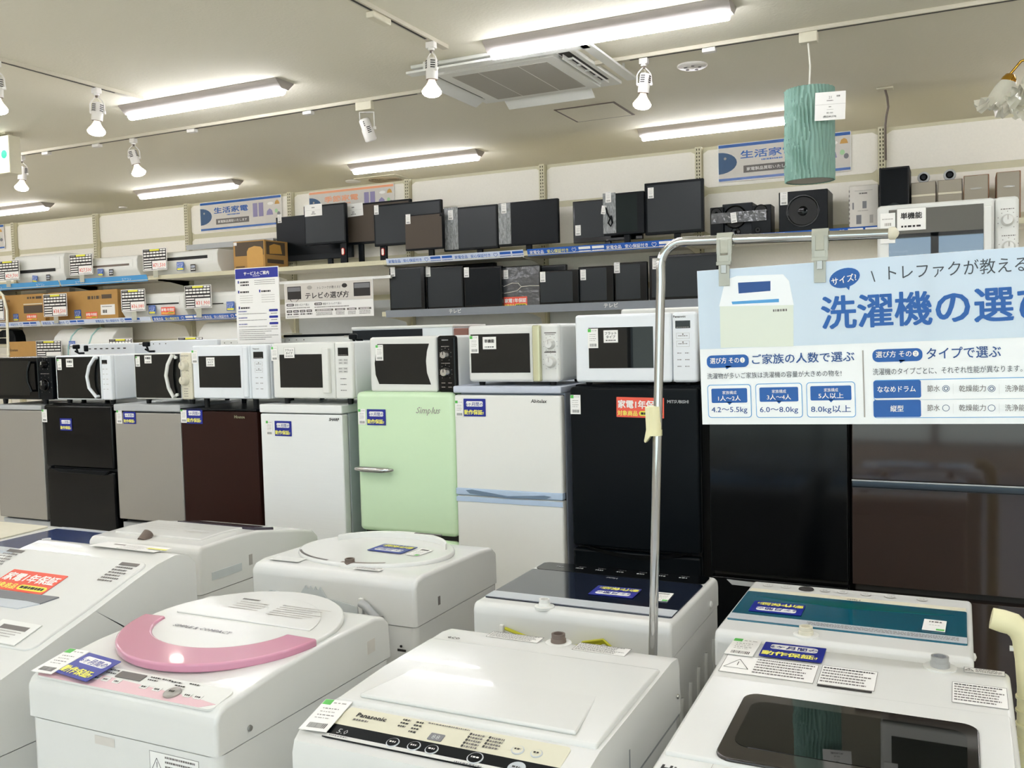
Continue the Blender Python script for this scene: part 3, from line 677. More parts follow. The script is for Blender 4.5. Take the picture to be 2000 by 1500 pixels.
# printed brown carton next to the monitors
x0, x1, _, z1 = pr((456, 470, 517, 523), -.44); d = .30
t = thing('humidifier_box', 'brown printed retail box showing a rounded appliance, left of the monitors', 'box', ((x0+x1)/2, -.29, Z1))
g = G(); g.box(x0, x1, -.44, -.44+d, Z1, z1, 'cardboard', .003); part('carton', g, t)
g = G(); g.M = frame((x0, -.4405, Z1), (1, 0, 0), (0, 0, 1)); W, H = x1-x0, z1-Z1
g.plate(W*.06, W*.97, H*.48, H*.96, .0008, 'cardboard_dark'); g.prism([(W*.44, H*.06), (W*.44, H*.62), (W*.50, H*.74), (W*.68, H*.80), (W*.88, H*.76), (W*.95, H*.66), (W*.95, H*.10), (W*.70, H*.03)], .0008, .0016, 'ochre'); g.dashes(W*.07, W*.36, H*.08, .012, 'cardboard_dark', .001); g.plate(W*.02, W*.12, H*.86, H*.97, .0016, 'paper')
g.M = frame((x1+.0005, -.44, Z1), (0, 1, 0), (0, 0, 1)); g.plate(.02, .26, H*.5, H*.95, .0008, 'cardboard_dark'); g.prism([(.06, H*.52), (.06, H*.8), (.12, H*.88), (.2, H*.85), (.22, H*.55)], .0008, .0014, 'ochre'); g.plate(.03, .24, H*.2, H*.34, .0008, 'cardboard_dark'); part('print', g, t)

def price_card(box, price, zb, label, Y=-.50):
    x0, x1, z0, z1 = pr(box, Y); W, H = x1-x0, z1-z0; t = thing('price_card', label, 'price card', ((x0+x1)/2, Y, zb), 'air conditioner price cards')
    g = G(); g.M = frame((x0, Y-.001, z0), (1, 0, 0), (0, 0, 1)); g.plate(0, W, 0, H, 0, 'paper', .002); e = .006
    g.plate(e, W-e, e, H-e, .0006, 'ink'); g.plate(W*.30, W*.70, H*.885, H*.965, .0010, 'yellow'); g.dashes(W*.06, W*.26, H*.90, H*.04, 'ink_lt', .0010)
    for k in range(2): g.plate(W*(.73+.12*k), W*(.83+.12*k), H*.885, H*.95, .0010, 'paper')
    for r, y in enumerate((.77, .64)):
        for k in range(7): g.rrect(W*(.045+.132*k), W*(.155+.132*k), H*y, H*(y+.075), .004, .0006, .0010, 'paper', 2)
    for k in range(4): g.plate(W*(.045+.23*k), W*(.255+.23*k), H*.50, H*.56, .0010, 'paper')
    for y in (.38, .27, .16, .05): g.plate(W*.045, W*.36, H*y, H*(y+.055), .0010, 'paper')
    g.plate(W*.39, W*.965, H*.05, H*.43, .0010, 'paper'); part('printed_card', g, t)
    g = G(); g.M = frame((x0, Y-.001, z0), (1, 0, 0), (0, 0, 1))
    if price: g.text(price, W*.68, H*.14, H*.25, 'red_txt', 'C', .0016, .01, w=W*.52)
    g.dashes(W*.6, W*.9, H*.075, H*.025, 'ink_lt', .0016); part('price_lettering', g, t)
    g = G(); g.box((x0+x1)/2-.03, (x0+x1)/2+.03, Y+.0015, Y+.004, zb-.02, z0+.03, 'clear_plastic'); part('card_holder', g, t)
price_card((-8, 509, 38, 548), '¥29,700', Z1, 'black and white price card reading ¥29,700 at the left border')
price_card((136, 496, 181, 537), '¥27,500', Z1, 'price card reading ¥27,500 on the upper shelf')
price_card((279, 485, 326, 528), '¥71,500', Z1, 'price card reading ¥71,500, the highest card on the shelves')
price_card((85, 574, 131, 618), '¥38,500', Z2, 'price card reading ¥38,500 before the cardboard cartons')
price_card((237, 565, 284, 608), '¥36,080', Z2, 'price card reading ¥36,080 on the middle shelf')
price_card((361, 557, 413, 602), '¥31,900', Z2, 'price card reading ¥31,900 left of the service notice')
price_card((71, 665, 121, 704), None, Z3, 'lower shelf price card with its bottom hidden by the black microwave')
price_card((213, 661, 259, 700), None, Z3, 'lower shelf price card of which only the top edge shows, above the second microwave')
price_card((348, 658, 398, 698), None, Z3, 'lower shelf price card peeking out above the two knob microwave')
price_card((-38, 585, 8, 626), '¥33,000' if False else None, Z2, 'price card at the left border behind the white wire rack')
# white wire rack at the left border
Yr = -1.3; g = G(); A = at(17, 720, 1, Yr); B = at(10, 600, 1, Yr)
g.tube([(A.x, Yr, .05), (A.x, Yr, A.z), (B.x+.02, Yr, B.z-.02), (B.x-.02, Yr, B.z+.10), (B.x-.08, Yr, B.z+.15), (B.x-.16, Yr, B.z+.165), (B.x-.8, Yr, B.z+.165)], .011, 'cream', 8)
g.tube([(B.x-.8, Yr, B.z+.165), (B.x-.8, Yr, .05)], .011, 'cream', 8)
for k in range(22): g.tube([(B.x-.8, Yr, B.z-.12-.07*k), (B.x+.03, Yr, B.z-.12-.07*k)], .003, 'cream', 6)
for k in range(6): g.tube([(B.x-.7+.12*k, Yr-.004, .05), (B.x-.7+.12*k, Yr-.004, B.z+.16)], .003, 'cream', 6)
for x in (B.x-.8, B.x+.035): g.box(x-.02, x+.02, Yr-.2, Yr+.2, 0, .03, 'cream', .005)
solo('wire_rack', g, 'white wire rack frame at the left picture border', 'rack', (B.x-.3, Yr, 0))

# ------------------------------------------------------------------ monitors and televisions
def monitor(name, box, Y, zb, scr, label, bez=(.014, .014, .018, .014), body='black_satin', tagp=None, neck=None, ring=False, paper=None, wrap=None, group=None, th=.035, tags=1., hole=False, logo=None):
    x0, x1, z0, z1 = pr(box, Y); z0 = max(z0, zb+.006); t = thing(name, label, 'television' if name == 'television' else 'monitor', ((x0+x1)/2, Y+.05, zb), group)
    g = G(); g.box(x0, x1, Y, Y+th, z0, z1, body, .004); g.box(x0+(x1-x0)*.2, x1-(x1-x0)*.2, Y+th, Y+th+.02, z0+.03, z1-.05, body, .005); part('casing', g, t)
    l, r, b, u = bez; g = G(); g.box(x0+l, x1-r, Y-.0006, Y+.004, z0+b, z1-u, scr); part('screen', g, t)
    xn = (x0+x1)/2 if neck is None else at(neck, (box[1]+box[3])/2, 1, Y).x
    g = G(); w = .032 if ring else .022
    if ring:
        zt = z0+.05; g.box(xn-w, xn+w, Y+.02, Y+.04, zb+.008, z0+.01, body, .003); zc = (zb+z0)/2+.02
        g.prism(rr(xn-.014, xn+.014, zc-.030, zc+.030, .014), Y+.012, Y+.021, 'red', 1); g.prism(rr(xn-.010, xn+.010, zc-.025, zc+.025, .010), Y+.0105, Y+.0125, 'panel', 1)
    else: g.box(xn-w, xn+w, Y+.018, Y+.045, zb+.006, z0+.03, body, .003)
    part('stand_neck', g, t); g = G(); bw = .08 if name == 'monitor' else .05; g.box(xn-bw, xn+bw, max(Y-.04, -.47), Y+.055, zb, zb+.010, body, .004); part('stand_base', g, t)
    if tagp: stick(TAGW, t, tagp[0], tagp[1], Y-.002, tags)
    if wrap:
        a, b_, c, d = pr(wrap, Y); g = G(); g.box(a, b_, Y-.004, Y-.001, c, d, 'wrap' if name == 'monitor' else 'wrap_clear', .001); part('plastic_wrap', g, t)
        if tagp: stick(TAGW, t, tagp[0], tagp[1], Y-.006, tags)
    if paper:
        a, b_, c, d = pr(paper[:4], Y-.004); g = G(); g.M = frame(((a+b_)/2, Y-.004, (c+d)/2), (1, 0, 0), (0, 0, 1), paper[4]); W, H = b_-a, d-c
        g.plate(-W/2, W/2, -H/2, H/2, .001, 'paper', .001); g.dashes(-.014, .014, H*.18, .008, 'ink', .0014, avg=.006); g.plate(-W*.45, W*.45, -.001, 0, .0014, 'ink_lt')
        for k, y in enumerate((-.16, -.26, -.36)): g.dashes(-.012-.012*(k == 2), .012+.012*(k == 2), H*y, .006, 'ink_grey' if k < 2 else 'ink', .0014, avg=.006)
        part('price_paper', g, t)
    if logo:
        g = G(); g.text(logo, (0), 0, .012, 'grey_lt', 'C', .0005, M=frame(((x0+x1)/2, Y-.0007, z0+.004), (1, 0, 0), (0, 0, 1))); part('logo', g, t)
    return t
U = 2.237; gm = 'computer monitors on the upper shelf'
monitor('monitor', (540, 418, 686, 507), -.13, U, 'screen_dark', 'wide black monitor with grey lower bezel, leftmost on the upper shelf', (.012, .012, .045, .010), 'charcoal', (546, 427), neck=640, group=gm)
monitor('monitor', (594, 399, 675, 477), -.32, U, 'screen', 'grey screened monitor with a white price paper at its top left and red ringed stand', tagp=None, neck=666, ring=True, paper=(595, 399, 629, 422, 0), group=gm)
monitor('monitor', (673, 394, 802, 474), -.20, U, 'screen_brown', 'brownish screened monitor with a tilted price paper, behind its right neighbour', tagp=None, paper=(671, 398, 709, 423, .04), group=gm, neck=700)
t = monitor('monitor', (730, 395, 862, 477), -.29, U, 'screen', 'wide dark grey monitor with a red ringed stand, behind the small square brown one', tagp=(735, 410), ring=True, neck=744, group=gm)
t = monitor('monitor', (791, 418, 864, 488), -.38, U, 'screen_brown', 'small square brown faced monitor standing before the wide grey one', (.004, .004, .014, .008), tagp=(797, 428), neck=838, group=gm)
g = G(); c = at(861, 420, 1, -.385); g.lathe([(.010, -.004), (.010, .006)], 'black_satin', (c.x, -.385, c.z), 1, 16); part('webcam_knob', g, t)
monitor('monitor', (866, 403, 972, 488), -.30, U, 'screen', 'monitor with a broad strip of crumpled clear wrap down its left side', tagp=(880, 420), wrap=(869, 405, 895, 488), neck=933, group=gm)
monitor('monitor', (974, 392, 1090, 478), -.33, U, 'screen_dark', 'black monitor with a narrow strip of crumpled wrap down its left edge', tagp=(984, 407), wrap=(974, 397, 998, 477), neck=1029, group=gm)
monitor('monitor', (1119, 388, 1254, 471), -.22, U, 'screen', 'glossy black monitor with a tag at its lower left, half hidden by the next one', tagp=(1129, 450), neck=1184, body='black_gloss', bez=(.014, .014, .035, .012), group=gm, logo='LG')
t = monitor('monitor', (1178, 376, 1258, 458), -.31, U, 'screen_green', 'black monitor with a bag of cables taped to its left side', (.016, .05, .018, .014), tagp=(1188, 385), wrap=(1178, 377, 1203, 456), neck=1222, group=gm)
g = G(); c = at(1188, 430, 1, -.32); g.tube([(c.x-.02, c.y, c.z+.10), (c.x-.005, c.y-.004, c.z+.05), (c.x+.015, c.y-.004, c.z+.01), (c.x+.0, c.y-.004, c.z-.02), (c.x+.02, c.y-.004, c.z-.045), (c.x+.03, c.y, c.z-.02), (c.x+.02, c.y, c.z+.03)], .006, 'black_satin', 7); part('cable', g, t)
stick(TAGW, t, 1179, 410, -.325, .8, -.15)
monitor('monitor', (1259, 353, 1374, 456), -.28, U, 'screen', 'largest upright black monitor at the right end, next to the speakers', (.020, .018, .020, .018), tagp=(1271, 377), neck=1320, group=gm, logo='acer' if False else None)
V = 1.837; gt = 'small televisions on the lower shelf'
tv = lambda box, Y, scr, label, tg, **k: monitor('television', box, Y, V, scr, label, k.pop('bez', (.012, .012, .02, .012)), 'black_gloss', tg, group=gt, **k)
tv((761, 522, 829, 606), -.40, 'screen', 'leftmost small television, left end of the grey shelf', (767, 531), bez=(.012, .03, .02, .014))
tv((836, 516, 968, 598), -.16, 'screen_dark', 'wide black television behind the second and third small ones', None)
tv((833, 520, 905, 606), -.37, 'screen', 'second small television with a shiny film covered screen', (836, 531))
tv((906, 521, 980, 603), -.39, 'screen_dark', 'third small television with a dull black screen', (911, 532))
t = tv((980, 519, 1056, 601), -.34, 'screen', 'small television wrapped in clear plastic with a red warranty sticker', None, wrap=(981, 521, 1055, 600))
stick(TAGW, t, 988, 536, -.347, .9); stick(ORA, t, 1007, 590, -.347, 1.0)
for pts in (((983, 560), (1000, 553), (1012, 553), (1018, 560), (1010, 568), (985, 573)), ((1018, 560), (1035, 558), (1053, 558))):
    g = G(); g.tube([at(a, b, 1, -.346) for a, b in pts], .0022, 'cable_white', 5); part('cable', g, t)
tv((1040, 518, 1106, 596), -.16, 'screen', 'television behind the wrapped one, only its upper right corner showing', None)
tv((1053, 528, 1130, 600), -.40, 'screen', 'small television right of the wrapped one', (1060, 541), bez=(.010, .045, .02, .012))  # wide black right margin stands in for a dark reflection on the screen
tv((1130, 520, 1198, 597), -.38, 'screen', 'small television with bright reflections along its lower left bezel', (1139, 537), bez=(.012, .05, .022, .012))  # right margin again widened in black to imitate the screen's dark reflection
tv((1200, 512, 1264, 593), -.36, 'screen', 'small television with white tag at its upper left corner, beside the larger one', (1205, 523), bez=(.012, .05, .022, .014))  # black right side is a reflection built in as casing colour
tv((1268, 496, 1404, 585), -.34, 'screen', 'largest small television behind the chrome rail bend', (1280, 515), bez=(.018, .018, .022, .016))

# ------------------------------------------------------------------ speakers
Y = -.36; t = thing('speaker_set', 'three piece black speaker set bundled in clear plastic', 'speakers', (at(1440, 440, 1, Y).x, -.3, U))
def spk(g, box, Y, dep, zb, m, r=.004): x0, x1, _, z1 = pr(box, Y); g.box(x0, x1, Y, Y+dep, zb, z1, m, r); return x0, x1, z1
def cone(g, px, py, rp, Y, ms=('black_gloss', 'black_matte')):
    c = at(px, py, 1, Y); r = abs(at(px+rp, py, 1, Y).x-c.x); R = lambda k: r*k
    g.lathe([(R(1), 0), (R(1), -.004), (R(.92), -.006), (R(.86), -.002)], ms[0], (c.x, Y, c.z), 1, 32, cap=False); g.lathe([(R(.86), -.002), (R(.5), -.0012), (R(.3), -.0008)], ms[1], (c.x, Y, c.z), 1, 32, cap=False); g.lathe([(R(.3), -.001), (R(.2), -.004), (R(.02), -.006)], ms[0], (c.x, Y, c.z), 1, 24)
g = G(); spk(g, (1411, 397, 1470, 462), Y, .22, U, 'charcoal'); cone(g, 1436, 424, 23, Y-.001); cone(g, 1437, 453, 9, Y-.001, ('black_gloss', 'black_gloss')); part('subwoofer', g, t)
g = G(); spk(g, (1387, 405, 1413, 462), Y-.03, .12, U, 'black_satin'); cone(g, 1399, 417, 11, Y-.031); part('satellite_speaker', g, t)
g = G(); spk(g, (1468, 400, 1506, 460), Y-.03, .14, U, 'black_satin'); cone(g, 1486, 412, 13, Y-.031); cone(g, 1480, 449, 6, Y-.031); part('satellite_speaker', g, t)
g = G(); x0, x1, z0, z1 = pr((1389, 413, 1497, 434), Y-.04); g.box(x0, x1, Y-.040, Y-.037, z0, z1, 'wrap_clear', .001); part('plastic_wrap', g, t)
stick(TAGW, t, 1433, 425, Y-.043, .9, .1)
Y = -.40; t = thing('subwoofer', 'square black subwoofer with one large round cone and a white tag', 'speaker', (at(1568, 440, 1, Y).x, -.28, U))
g = G(); spk(g, (1521, 372, 1617, 456), Y, .26, U, 'black_satin', .005); part('cabinet', g, t); g = G(); cone(g, 1568, 412, 33, Y-.001, ('black_gloss', 'black_matte')); part('cone', g, t); stick(TAGW, t, 1531, 388, Y-.002, 1.1)
x0, x1, _, z1 = pr((1658, 361, 1716, 444), -.34); t = thing('speaker_carton', 'grey white retail carton with small speaker pictures, between the subwoofer and the tall speaker', 'box', ((x0+x1)/2, -.27, U))
g = G(); g.box(x0, x1, -.34, -.20, U, z1, 'paper_grey', .006); part('carton', g, t)
g = G(); g.M = frame((x0, -.3405, U), (1, 0, 0), (0, 0, 1)); W, H = x1-x0, z1-U
g.dashes(W*.35, W*.62, H*.80, .008, 'ink', .001); g.dashes(W*.2, W*.8, H*.87, .004, 'ink_lt', .001)
for a, b, c, d in ((.12, .17, .47, .62), (.46, .60, .48, .64), (.25, .42, .14, .34)): g.plate(W*a, W*b, H*c, H*d, .001, 'grey_mid')
g.plate(W*.7, W*.82, H*.15, H*.33, .001, 'ink_lt'); g.dashes(W*.3, W*.65, H*.42, .006, 'ink_lt', .001)
for k in range(9): g.plate(-.0, W*.03, H*(.05+.1*k), H*(.10+.1*k), .001, 'ink_grey')
part('print', g, t)
Y = -.42; x0, x1, _, z1 = pr((1717, 326, 1776, 420), Y); t = thing('tall_speaker', 'tall plain black speaker with the grille off to its lower edge', 'speaker', ((x0+x1)/2, -.3, U)); t['label'] = 'tall black box speaker left of the two grey speakers'
g = G(); g.box(x0, x1, Y, Y+.24, U, z1, 'black_matte', .003); part('cabinet', g, t)
g = G(); g.box(x0+.01, x1-.01, Y-.004, Y-.0005, U+.09, z1-.01, 'black_satin', .002); part('grille', g, t)
g = G(); g.M = frame(at(1745, 412, 1, Y-.002), (1, 0, 0), (0, 0, 1)); g.lathe([(.05, 0), (.05, .004), (.04, .002), (.01, .005)], 'black_gloss', n=28); part('cone', g, t)
for (a, b, c, d), bx, by, who in (((1779, 355, 1828, 391), 1804, 343, 'left'), ((1831, 350, 1880, 391), 1855, 338, 'right')):
    Y = -.38; x0, x1, _, z1 = pr((a, b, c, d), Y)
    t = thing('cloth_speaker', 'grey cloth front speaker with a ball tweeter on top, '+('beside the tall black speaker' if who == 'left' else 'beside the wooden sided speakers'), 'speaker', ((x0+x1)/2, Y+.1, U), 'bookshelf speakers on the top shelf')
    g = G(); g.box(x0, x1, Y+.012, Y+.2, U, z1, 'rubber_brown', .003); part('cabinet', g, t); zb = z1-.075
    g = G(); g.box(x0+.003, x1-.003, Y, Y+.012, zb, z1-.003, 'taupe_cloth', .003); g.box(x0+.003, x1-.003, Y-.002, Y+.012, zb-.012, zb, 'cream'); g.box(x0+.003, x1-.003, Y, Y+.012, U+.004, zb-.012, 'taupe_cloth', .003); part('grille', g, t)
    c = at(bx, by, 1, Y+.03); g = G(); g.M = Matrix.Translation((c.x, Y+.04, z1+.030)); g.lathe([(.018, -.018), (.033, -.010), (.035, 0), (.033, .012), (.020, .03), (.002, .036)], 'grey_lt', axis=1, n=24); g.lathe([(.022, -.019), (.014, -.019), (.010, -.014), (.002, -.016)], 'charcoal', axis=1, n=20)
    g.box(-.012, .012, -.005, .012, -.034, -.024, 'grey_lt'); part('tweeter', g, t)
for (a, b, c, d), lx, ly, who in (((1882, 341, 1932, 391), 1906, 368, 'left'), ((1946, 334, 1994, 385), 1971, 364, 'right')):
    Y = -.40; x0, x1, _, z1 = pr((a, b, c, d), Y)
    t = thing('wooden_speaker', 'wooden sided speaker with silver oval badge, '+('next to the grey cloth speakers' if who == 'left' else 'at the right picture border'), 'speaker', ((x0+x1)/2, Y+.1, U), 'bookshelf speakers on the top shelf')
    g = G(); g.box(x0, x1, Y+.012, Y+.24, U, z1, 'wood', .003); part('cabinet', g, t); g = G(); g.box(x0+.003, x1-.006, Y, Y+.012, U+.005, z1-.004, 'taupe_cloth', .004); part('grille', g, t)
    c = at(lx, ly, 1, Y); g = G(); g.M = frame((c.x, Y-.0005, c.z), (1, 0, 0), (0, 0, 1)); g.prism([(.030*math.cos(k*.3), .006*math.sin(k*.3)) for k in range(21)], 0, .003, 'silver'); part('badge', g, t)

# ------------------------------------------------------------------ posters and guide signs
def poster(px, label, title, col, sub, x0w=None, blue=True, name='poster'):
    A, B, C, D = px; Y = -.03; x0 = at(A[0], A[1], 1, Y).x; z1 = at(A[0], A[1], 1, Y).z; x1 = at(C[0], C[1], 1, Y).x; z0 = at(B[0], B[1], 1, Y).z; W, H = x1-x0, z1-z0
    t = thing(name, label, 'poster', ((x0+x1)/2, Y, z0)); g = G(); g.M = frame((x0, Y, z0), (1, 0, 0), (0, 0, 1)); g.plate(0, W, 0, H, .0, 'paper_gloss', .002); g.plate(.004, W-.004, .004, H-.004, .0004, 'paper_grey')
    m = 'blue' if blue else 'orange_pale'; g.plate(.004, W-.004, H*.905, H-.004, .0008, m); g.plate(.004, W-.004, .006, H*.09, .0008, m); part('sheet', g, t)
    g = G(); g.M = frame((x0, Y, z0), (1, 0, 0), (0, 0, 1))
    pts = [(.004, H*.20)]+[(.004+W*.145*math.sin(k*math.pi/12)*1., H*.50+H*.29*-math.cos(k*math.pi/12)) for k in range(13)]+[(.004, H*.8)]; g.prism(pts, .0008, .0014, 'roomba')
    g.prism([(.05+.010*math.cos(k), H*.62+.010*math.sin(k)) for k in range(6)], .0014, .0018, 'ink_lt')
    for k in range(2): g.plate(W*(.66+.07*k), W*(.715+.07*k), H*.34, H*.80, .0014, 'lilac')
    g.prism([(W*.87+W*.035*math.cos(k*.5), H*.74+H*.05*math.sin(k*.5)) for k in range(13)], .0008, .0012, 'paper'); g.prism([(W*.82, H*.36), (W*.90, H*.36), (W*.89, H*.50), (W*.86, H*.58), (W*.83, H*.50)], .0008, .0013, 'lilac')
    g.prism([(W*.92, H*.70), (W*.98, H*.70), (W*.97, H*.80), (W*.95, H*.84), (W*.93, H*.80)], .0008, .0013, 'ochre')
    for k in (0, 1): g.prism([(W*(.938+.028*k)+W*.018*math.cos(q*.6), H*(.48-.10*k)+H*.07*math.sin(q*.6)) for q in range(11)], .0013+.0003*k, .0015+.0003*k, 'grey_mid' if k else 'mint_dark')
    part('pictures', g, t)
    g = G(); g.M = frame((x0, Y, z0), (1, 0, 0), (0, 0, 1)); g.text(title, W*.39, H*.60, H*.22, col, 'C', .0012, .03, w=W*.42 if blue else W*.40); g.dashes(W*.34, W*.50, H*.49, H*.04, col, .0012, avg=.01)
    g.plate(W*.20, W*.61, H*.20, H*.39, .0012, 'ink_grey'); g.text(sub, W*.405, H*.255, H*.10, 'paper', 'C', .0016, .01, w=W*.36); part('lettering', g, t)
poster([(390, 396), (392, 454), (540, 382)] and [(390, 397), (392, 453), (549, 382), (549, 440)], 'blue banded poster reading 生活家電 left of the monitors', '生活家電', 'blue', '家電製品買取いたします')
poster([(603, 376), (603, 432), (769, 362), (769, 418)], 'orange banded poster reading 季節家電 behind the monitors', '季節家電', 'orange_pale', '季節家電買取いたします', blue=False)
poster([(1402, 284), (1402, 357), (1662, 255), (1662, 332)], 'blue banded poster reading 生活家電 behind the teal pendant lamp', '生活家電', 'blue', '家電製品買取いたします')
poster([(-145, 455), (-145, 500), (7, 440), (7, 488)], 'blue banded poster cut by the left picture border', '生活家電', 'blue', '家電製品買取いたします')

# television guide sign
Y = -.465; A = at(555, 554, 1, Y); B = at(556, 623, 1, Y); C = at(728, 545, 1, Y); x0, x1, z0, z1 = A.x, C.x, B.z, A.z; W, H = x1-x0, z1-z0
t = thing('television_guide_sign', 'white and grey hanging sign reading テレビの選び方', 'sign', ((x0+x1)/2, Y, z0)); fr = frame((x0, Y, z0), (1, 0, 0), (0, 0, 1))
g = G(); g.M = fr; g.plate(0, W, 0, H, 0, 'paper_gloss', .003); g.plate(.004, W-.004, H*.46, H-.004, .0004, 'grey_lt'); g.M = fr @ Matrix.Translation((0, 0, .0002)); g.plate(.004, W-.004, H*.465, H-.004, .0004, 'paper_grey'); part('board', g, t)
g = G(); g.M = fr
for a, b, c, d in ((.035, .195, .54, .90), (.79, .97, .55, .92)):
    g.plate(W*a, W*b, H*c, H*d, .0012, 'ink'); g.plate(W*a+.006, W*b-.006, H*(c+.22), H*d-.006, .0016, 'grey_mid')
for x in (.06, .16): g.prism([(W*x, H*.54), (W*x+.008, H*.54), (W*(.09 if x < .1 else .13), H*.47), (W*(.085 if x < .1 else .135), H*.47)], .0008, .0012, 'ink')
part('pictures', g, t)
g = G(); g.M = fr; g.text('テレビの選び方', W*.49, H*.55, H*.19, 'ink', 'C', .0014, .02, w=W*.49); g.text('トレファクが教える!', W*.51, H*.80, H*.085, 'ink', 'C', .0014, 0, w=W*.25)
g.text('/', W*.635, H*.79, H*.12, 'ink', 'L', .0014); g.prism([(W*.295+W*.03*math.cos(k*.5), H*.85+H*.055*math.sin(k*.5)) for k in range(13)], .001, .0014, 'ink_lt'); g.prism([(W*.69+W*.03*math.cos(k*.5), H*.86+H*.06*math.sin(k*.5)) for k in range(13)], .001, .0014, 'ink')
for x, s, w_ in ((.02, '部屋の広さで選ぶ', .17), (.345, '機能やスペックで選ぶ', .21)):
    g.rrect(W*x, W*(x+.085), H*.35, H*.42, .006, .0008, .0012, 'ink', 3); g.dashes(W*(x+.012), W*(x+.075), H*.37, H*.03, 'paper', .0015, avg=.008); g.text(s, W*(x+.095), H*.355, H*.07, 'ink', 'L', .0014, w=W*w_)
    g.dashes(W*x, W*(x+.27+(.12 if x > .1 else 0)), H*.285, H*.025, 'ink_grey', avg=.008)
for k in range(4): g.plate(W*(.02+.077*k), W*(.083+.077*k), H*.17, H*.235, .0012, 'ink'); g.dashes(W*(.03+.077*k), W*(.073+.077*k), H*.19, H*.025, 'paper', .0015, avg=.006); g.dashes(W*(.02+.077*k), W*(.083+.077*k), H*.10, H*.04, 'ink', avg=.01)
for a, b in ((.35, .555), (.575, .69), (.71, .815), (.835, .975)):
    g.plate(W*a, W*b, H*.185, H*.24, .0012, 'ink_grey'); g.dashes(W*(a+.02), W*(b-.02), H*.20, H*.025, 'paper', .0015, avg=.006)
    for k in range(3): g.dashes(W*(a+.01), W*(b-.01), H*(.14-.035*k), H*.018, 'ink_grey', avg=.007)
g.dashes(W*.02, W*.16, H*.04, H*.02, 'ink_grey', avg=.008); part('lettering', g, t)

# service notice standing on the back row of microwaves
Y = -2.62; A = at(458, 525, 1, Y); B = at(464.5, 668, 1, Y); C = at(543, 521, 1, Y); x0, x1, z0, z1 = (A.x+B.x)/2, C.x, B.z-.01, A.z; W, H = x1-x0, z1-z0
t = thing('service_notice', 'upright white notice with blue header reading サービスのご案内', 'sign', ((x0+x1)/2, Y, z0)); fr = frame((x0, Y, z0), (1, 0, 0), (0, 0, 1))
g = G(); g.M = fr; g.plate(0, W, 0, H, 0, 'paper', .004); g.plate(.003, W-.003, H*.86, H-.004, .0005, 'navy'); part('board', g, t)
g = G(); zq = max(pr((430, 662, 556, 670), -2.48)[3], pr((556, 656, 684, 668), -2.48)[3]+.011)+.001; g.box(x0+.03, x1-.03, Y+.004, Y+.22, zq, zq+.006, 'clear_plastic'); g.box(x0+.03, x1-.03, Y+.0045, Y+.008, z0, z1-.1, 'clear_plastic'); part('acrylic_stand', g, t)
g = G(); g.M = fr; g.text('サービスのご案内', W*.5, H*.905, H*.052, 'paper', 'C', .001, .02, w=W*.58); g.dashes(W*.42, W*.58, H*.885, H*.008, 'paper', .001)
for y, xs in ((.80, (.06,)), (.67, (.06, .55)), (.46, (.06,))):
    for x in xs: g.plate(W*x, W*(x+.03), H*y, H*(y+.035), .0008, 'navy'); g.dashes(W*(x+.05), W*(x+.26), H*(y+.002), H*.022, 'ink', avg=.012, fill=.8)
g.dashes(W*.12, W*.32, H*.765, H*.02, 'ink', avg=.012, fill=.8)
for y in (.825, .80, .775): g.dashes(W*.45, W*.92, H*y, H*.007, 'ink_grey')
for y in (.63, .60, .57, .54): g.dashes(W*.10, W*.40, H*y, H*.006, 'ink_lt'); g.dashes(W*.60, W*.90, H*y, H*.006, 'ink_lt')
for y in (.42, .335, .25): g.dashes(W*.05, W*.25, H*y, H*.014, 'navy'); g.rrect(W*.76, W*.96, H*(y-.005), H*(y+.025), .004, .0006, .001, 'navy', 2); g.dashes(W*.05, W*.70, H*(y-.03), H*.008, 'ink_grey'); g.dashes(W*.80, W*.94, H*(y-.035), H*.010, 'ink_grey')
for k in range(6): g.dashes(W*.05, W*(.95-.15*(k % 3)), H*(.18-.026*k), H*.008, 'ink_grey')
part('lettering', g, t)
# ------------------------------------------------------------------ refrigerators (front doors on y=-3.10)
FY = -3.10
def fridge(px, zt, zb, doors, dm, bm_, label, depth=.50, cap=None, r=.006, kind='refrigerator', base=None, name='refrigerator', rs=2):
    a, b, ym = px; x0, x1 = at(a, ym, 1, FY).x, at(b, ym, 1, FY).x
    t = thing(name, label, 'refrigerator', ((x0+x1)/2, FY+depth/2, zb)); ct = cap[0] if cap else 0
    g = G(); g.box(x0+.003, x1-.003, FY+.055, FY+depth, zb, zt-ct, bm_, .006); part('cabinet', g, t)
    g = G(); g.box(x0+.008, x1-.008, FY+.045, FY+.055, zb+.02, zt-ct-.01, 'dark_gap'); part('door_gasket', g, t)
    ds = []
    for z0, z1 in doors:
        g = G(); g.box(x0, x1, FY, FY+.047, z0, z1, dm, r, rs); ds.append(part('door', g, t))
    if cap: g = G(); g.box(x0-.002, x1+.002, FY-.004, FY+depth, zt-ct, zt, cap[1], .006); part('top_cap', g, t)
    if base: g = G(); g.box(x0+.004, x1-.004, FY+.02, FY+.056, zb, base[0], base[1], .003); part('base_panel', g, t)
    return t, x0, x1, ds
def zpx(px, py, Y=FY): return at(px, py, 1, Y).z
g = G(); g.box(3.55, 6.36, -3.07, -2.62, 0, .45, 'panel_cool', .004); solo('display_plinth', g, 'low white plinth raising the small refrigerators', 'plinth', (4.95, -2.85, 0))
g = G(); g.box(3.6, 7.9, -2.53, -2.06, 0, 1.355, 'panel_cool', .004); solo('display_counter', g, 'long white counter behind the refrigerators under the back row of microwaves', 'counter', (6.15, -2.3, 0))
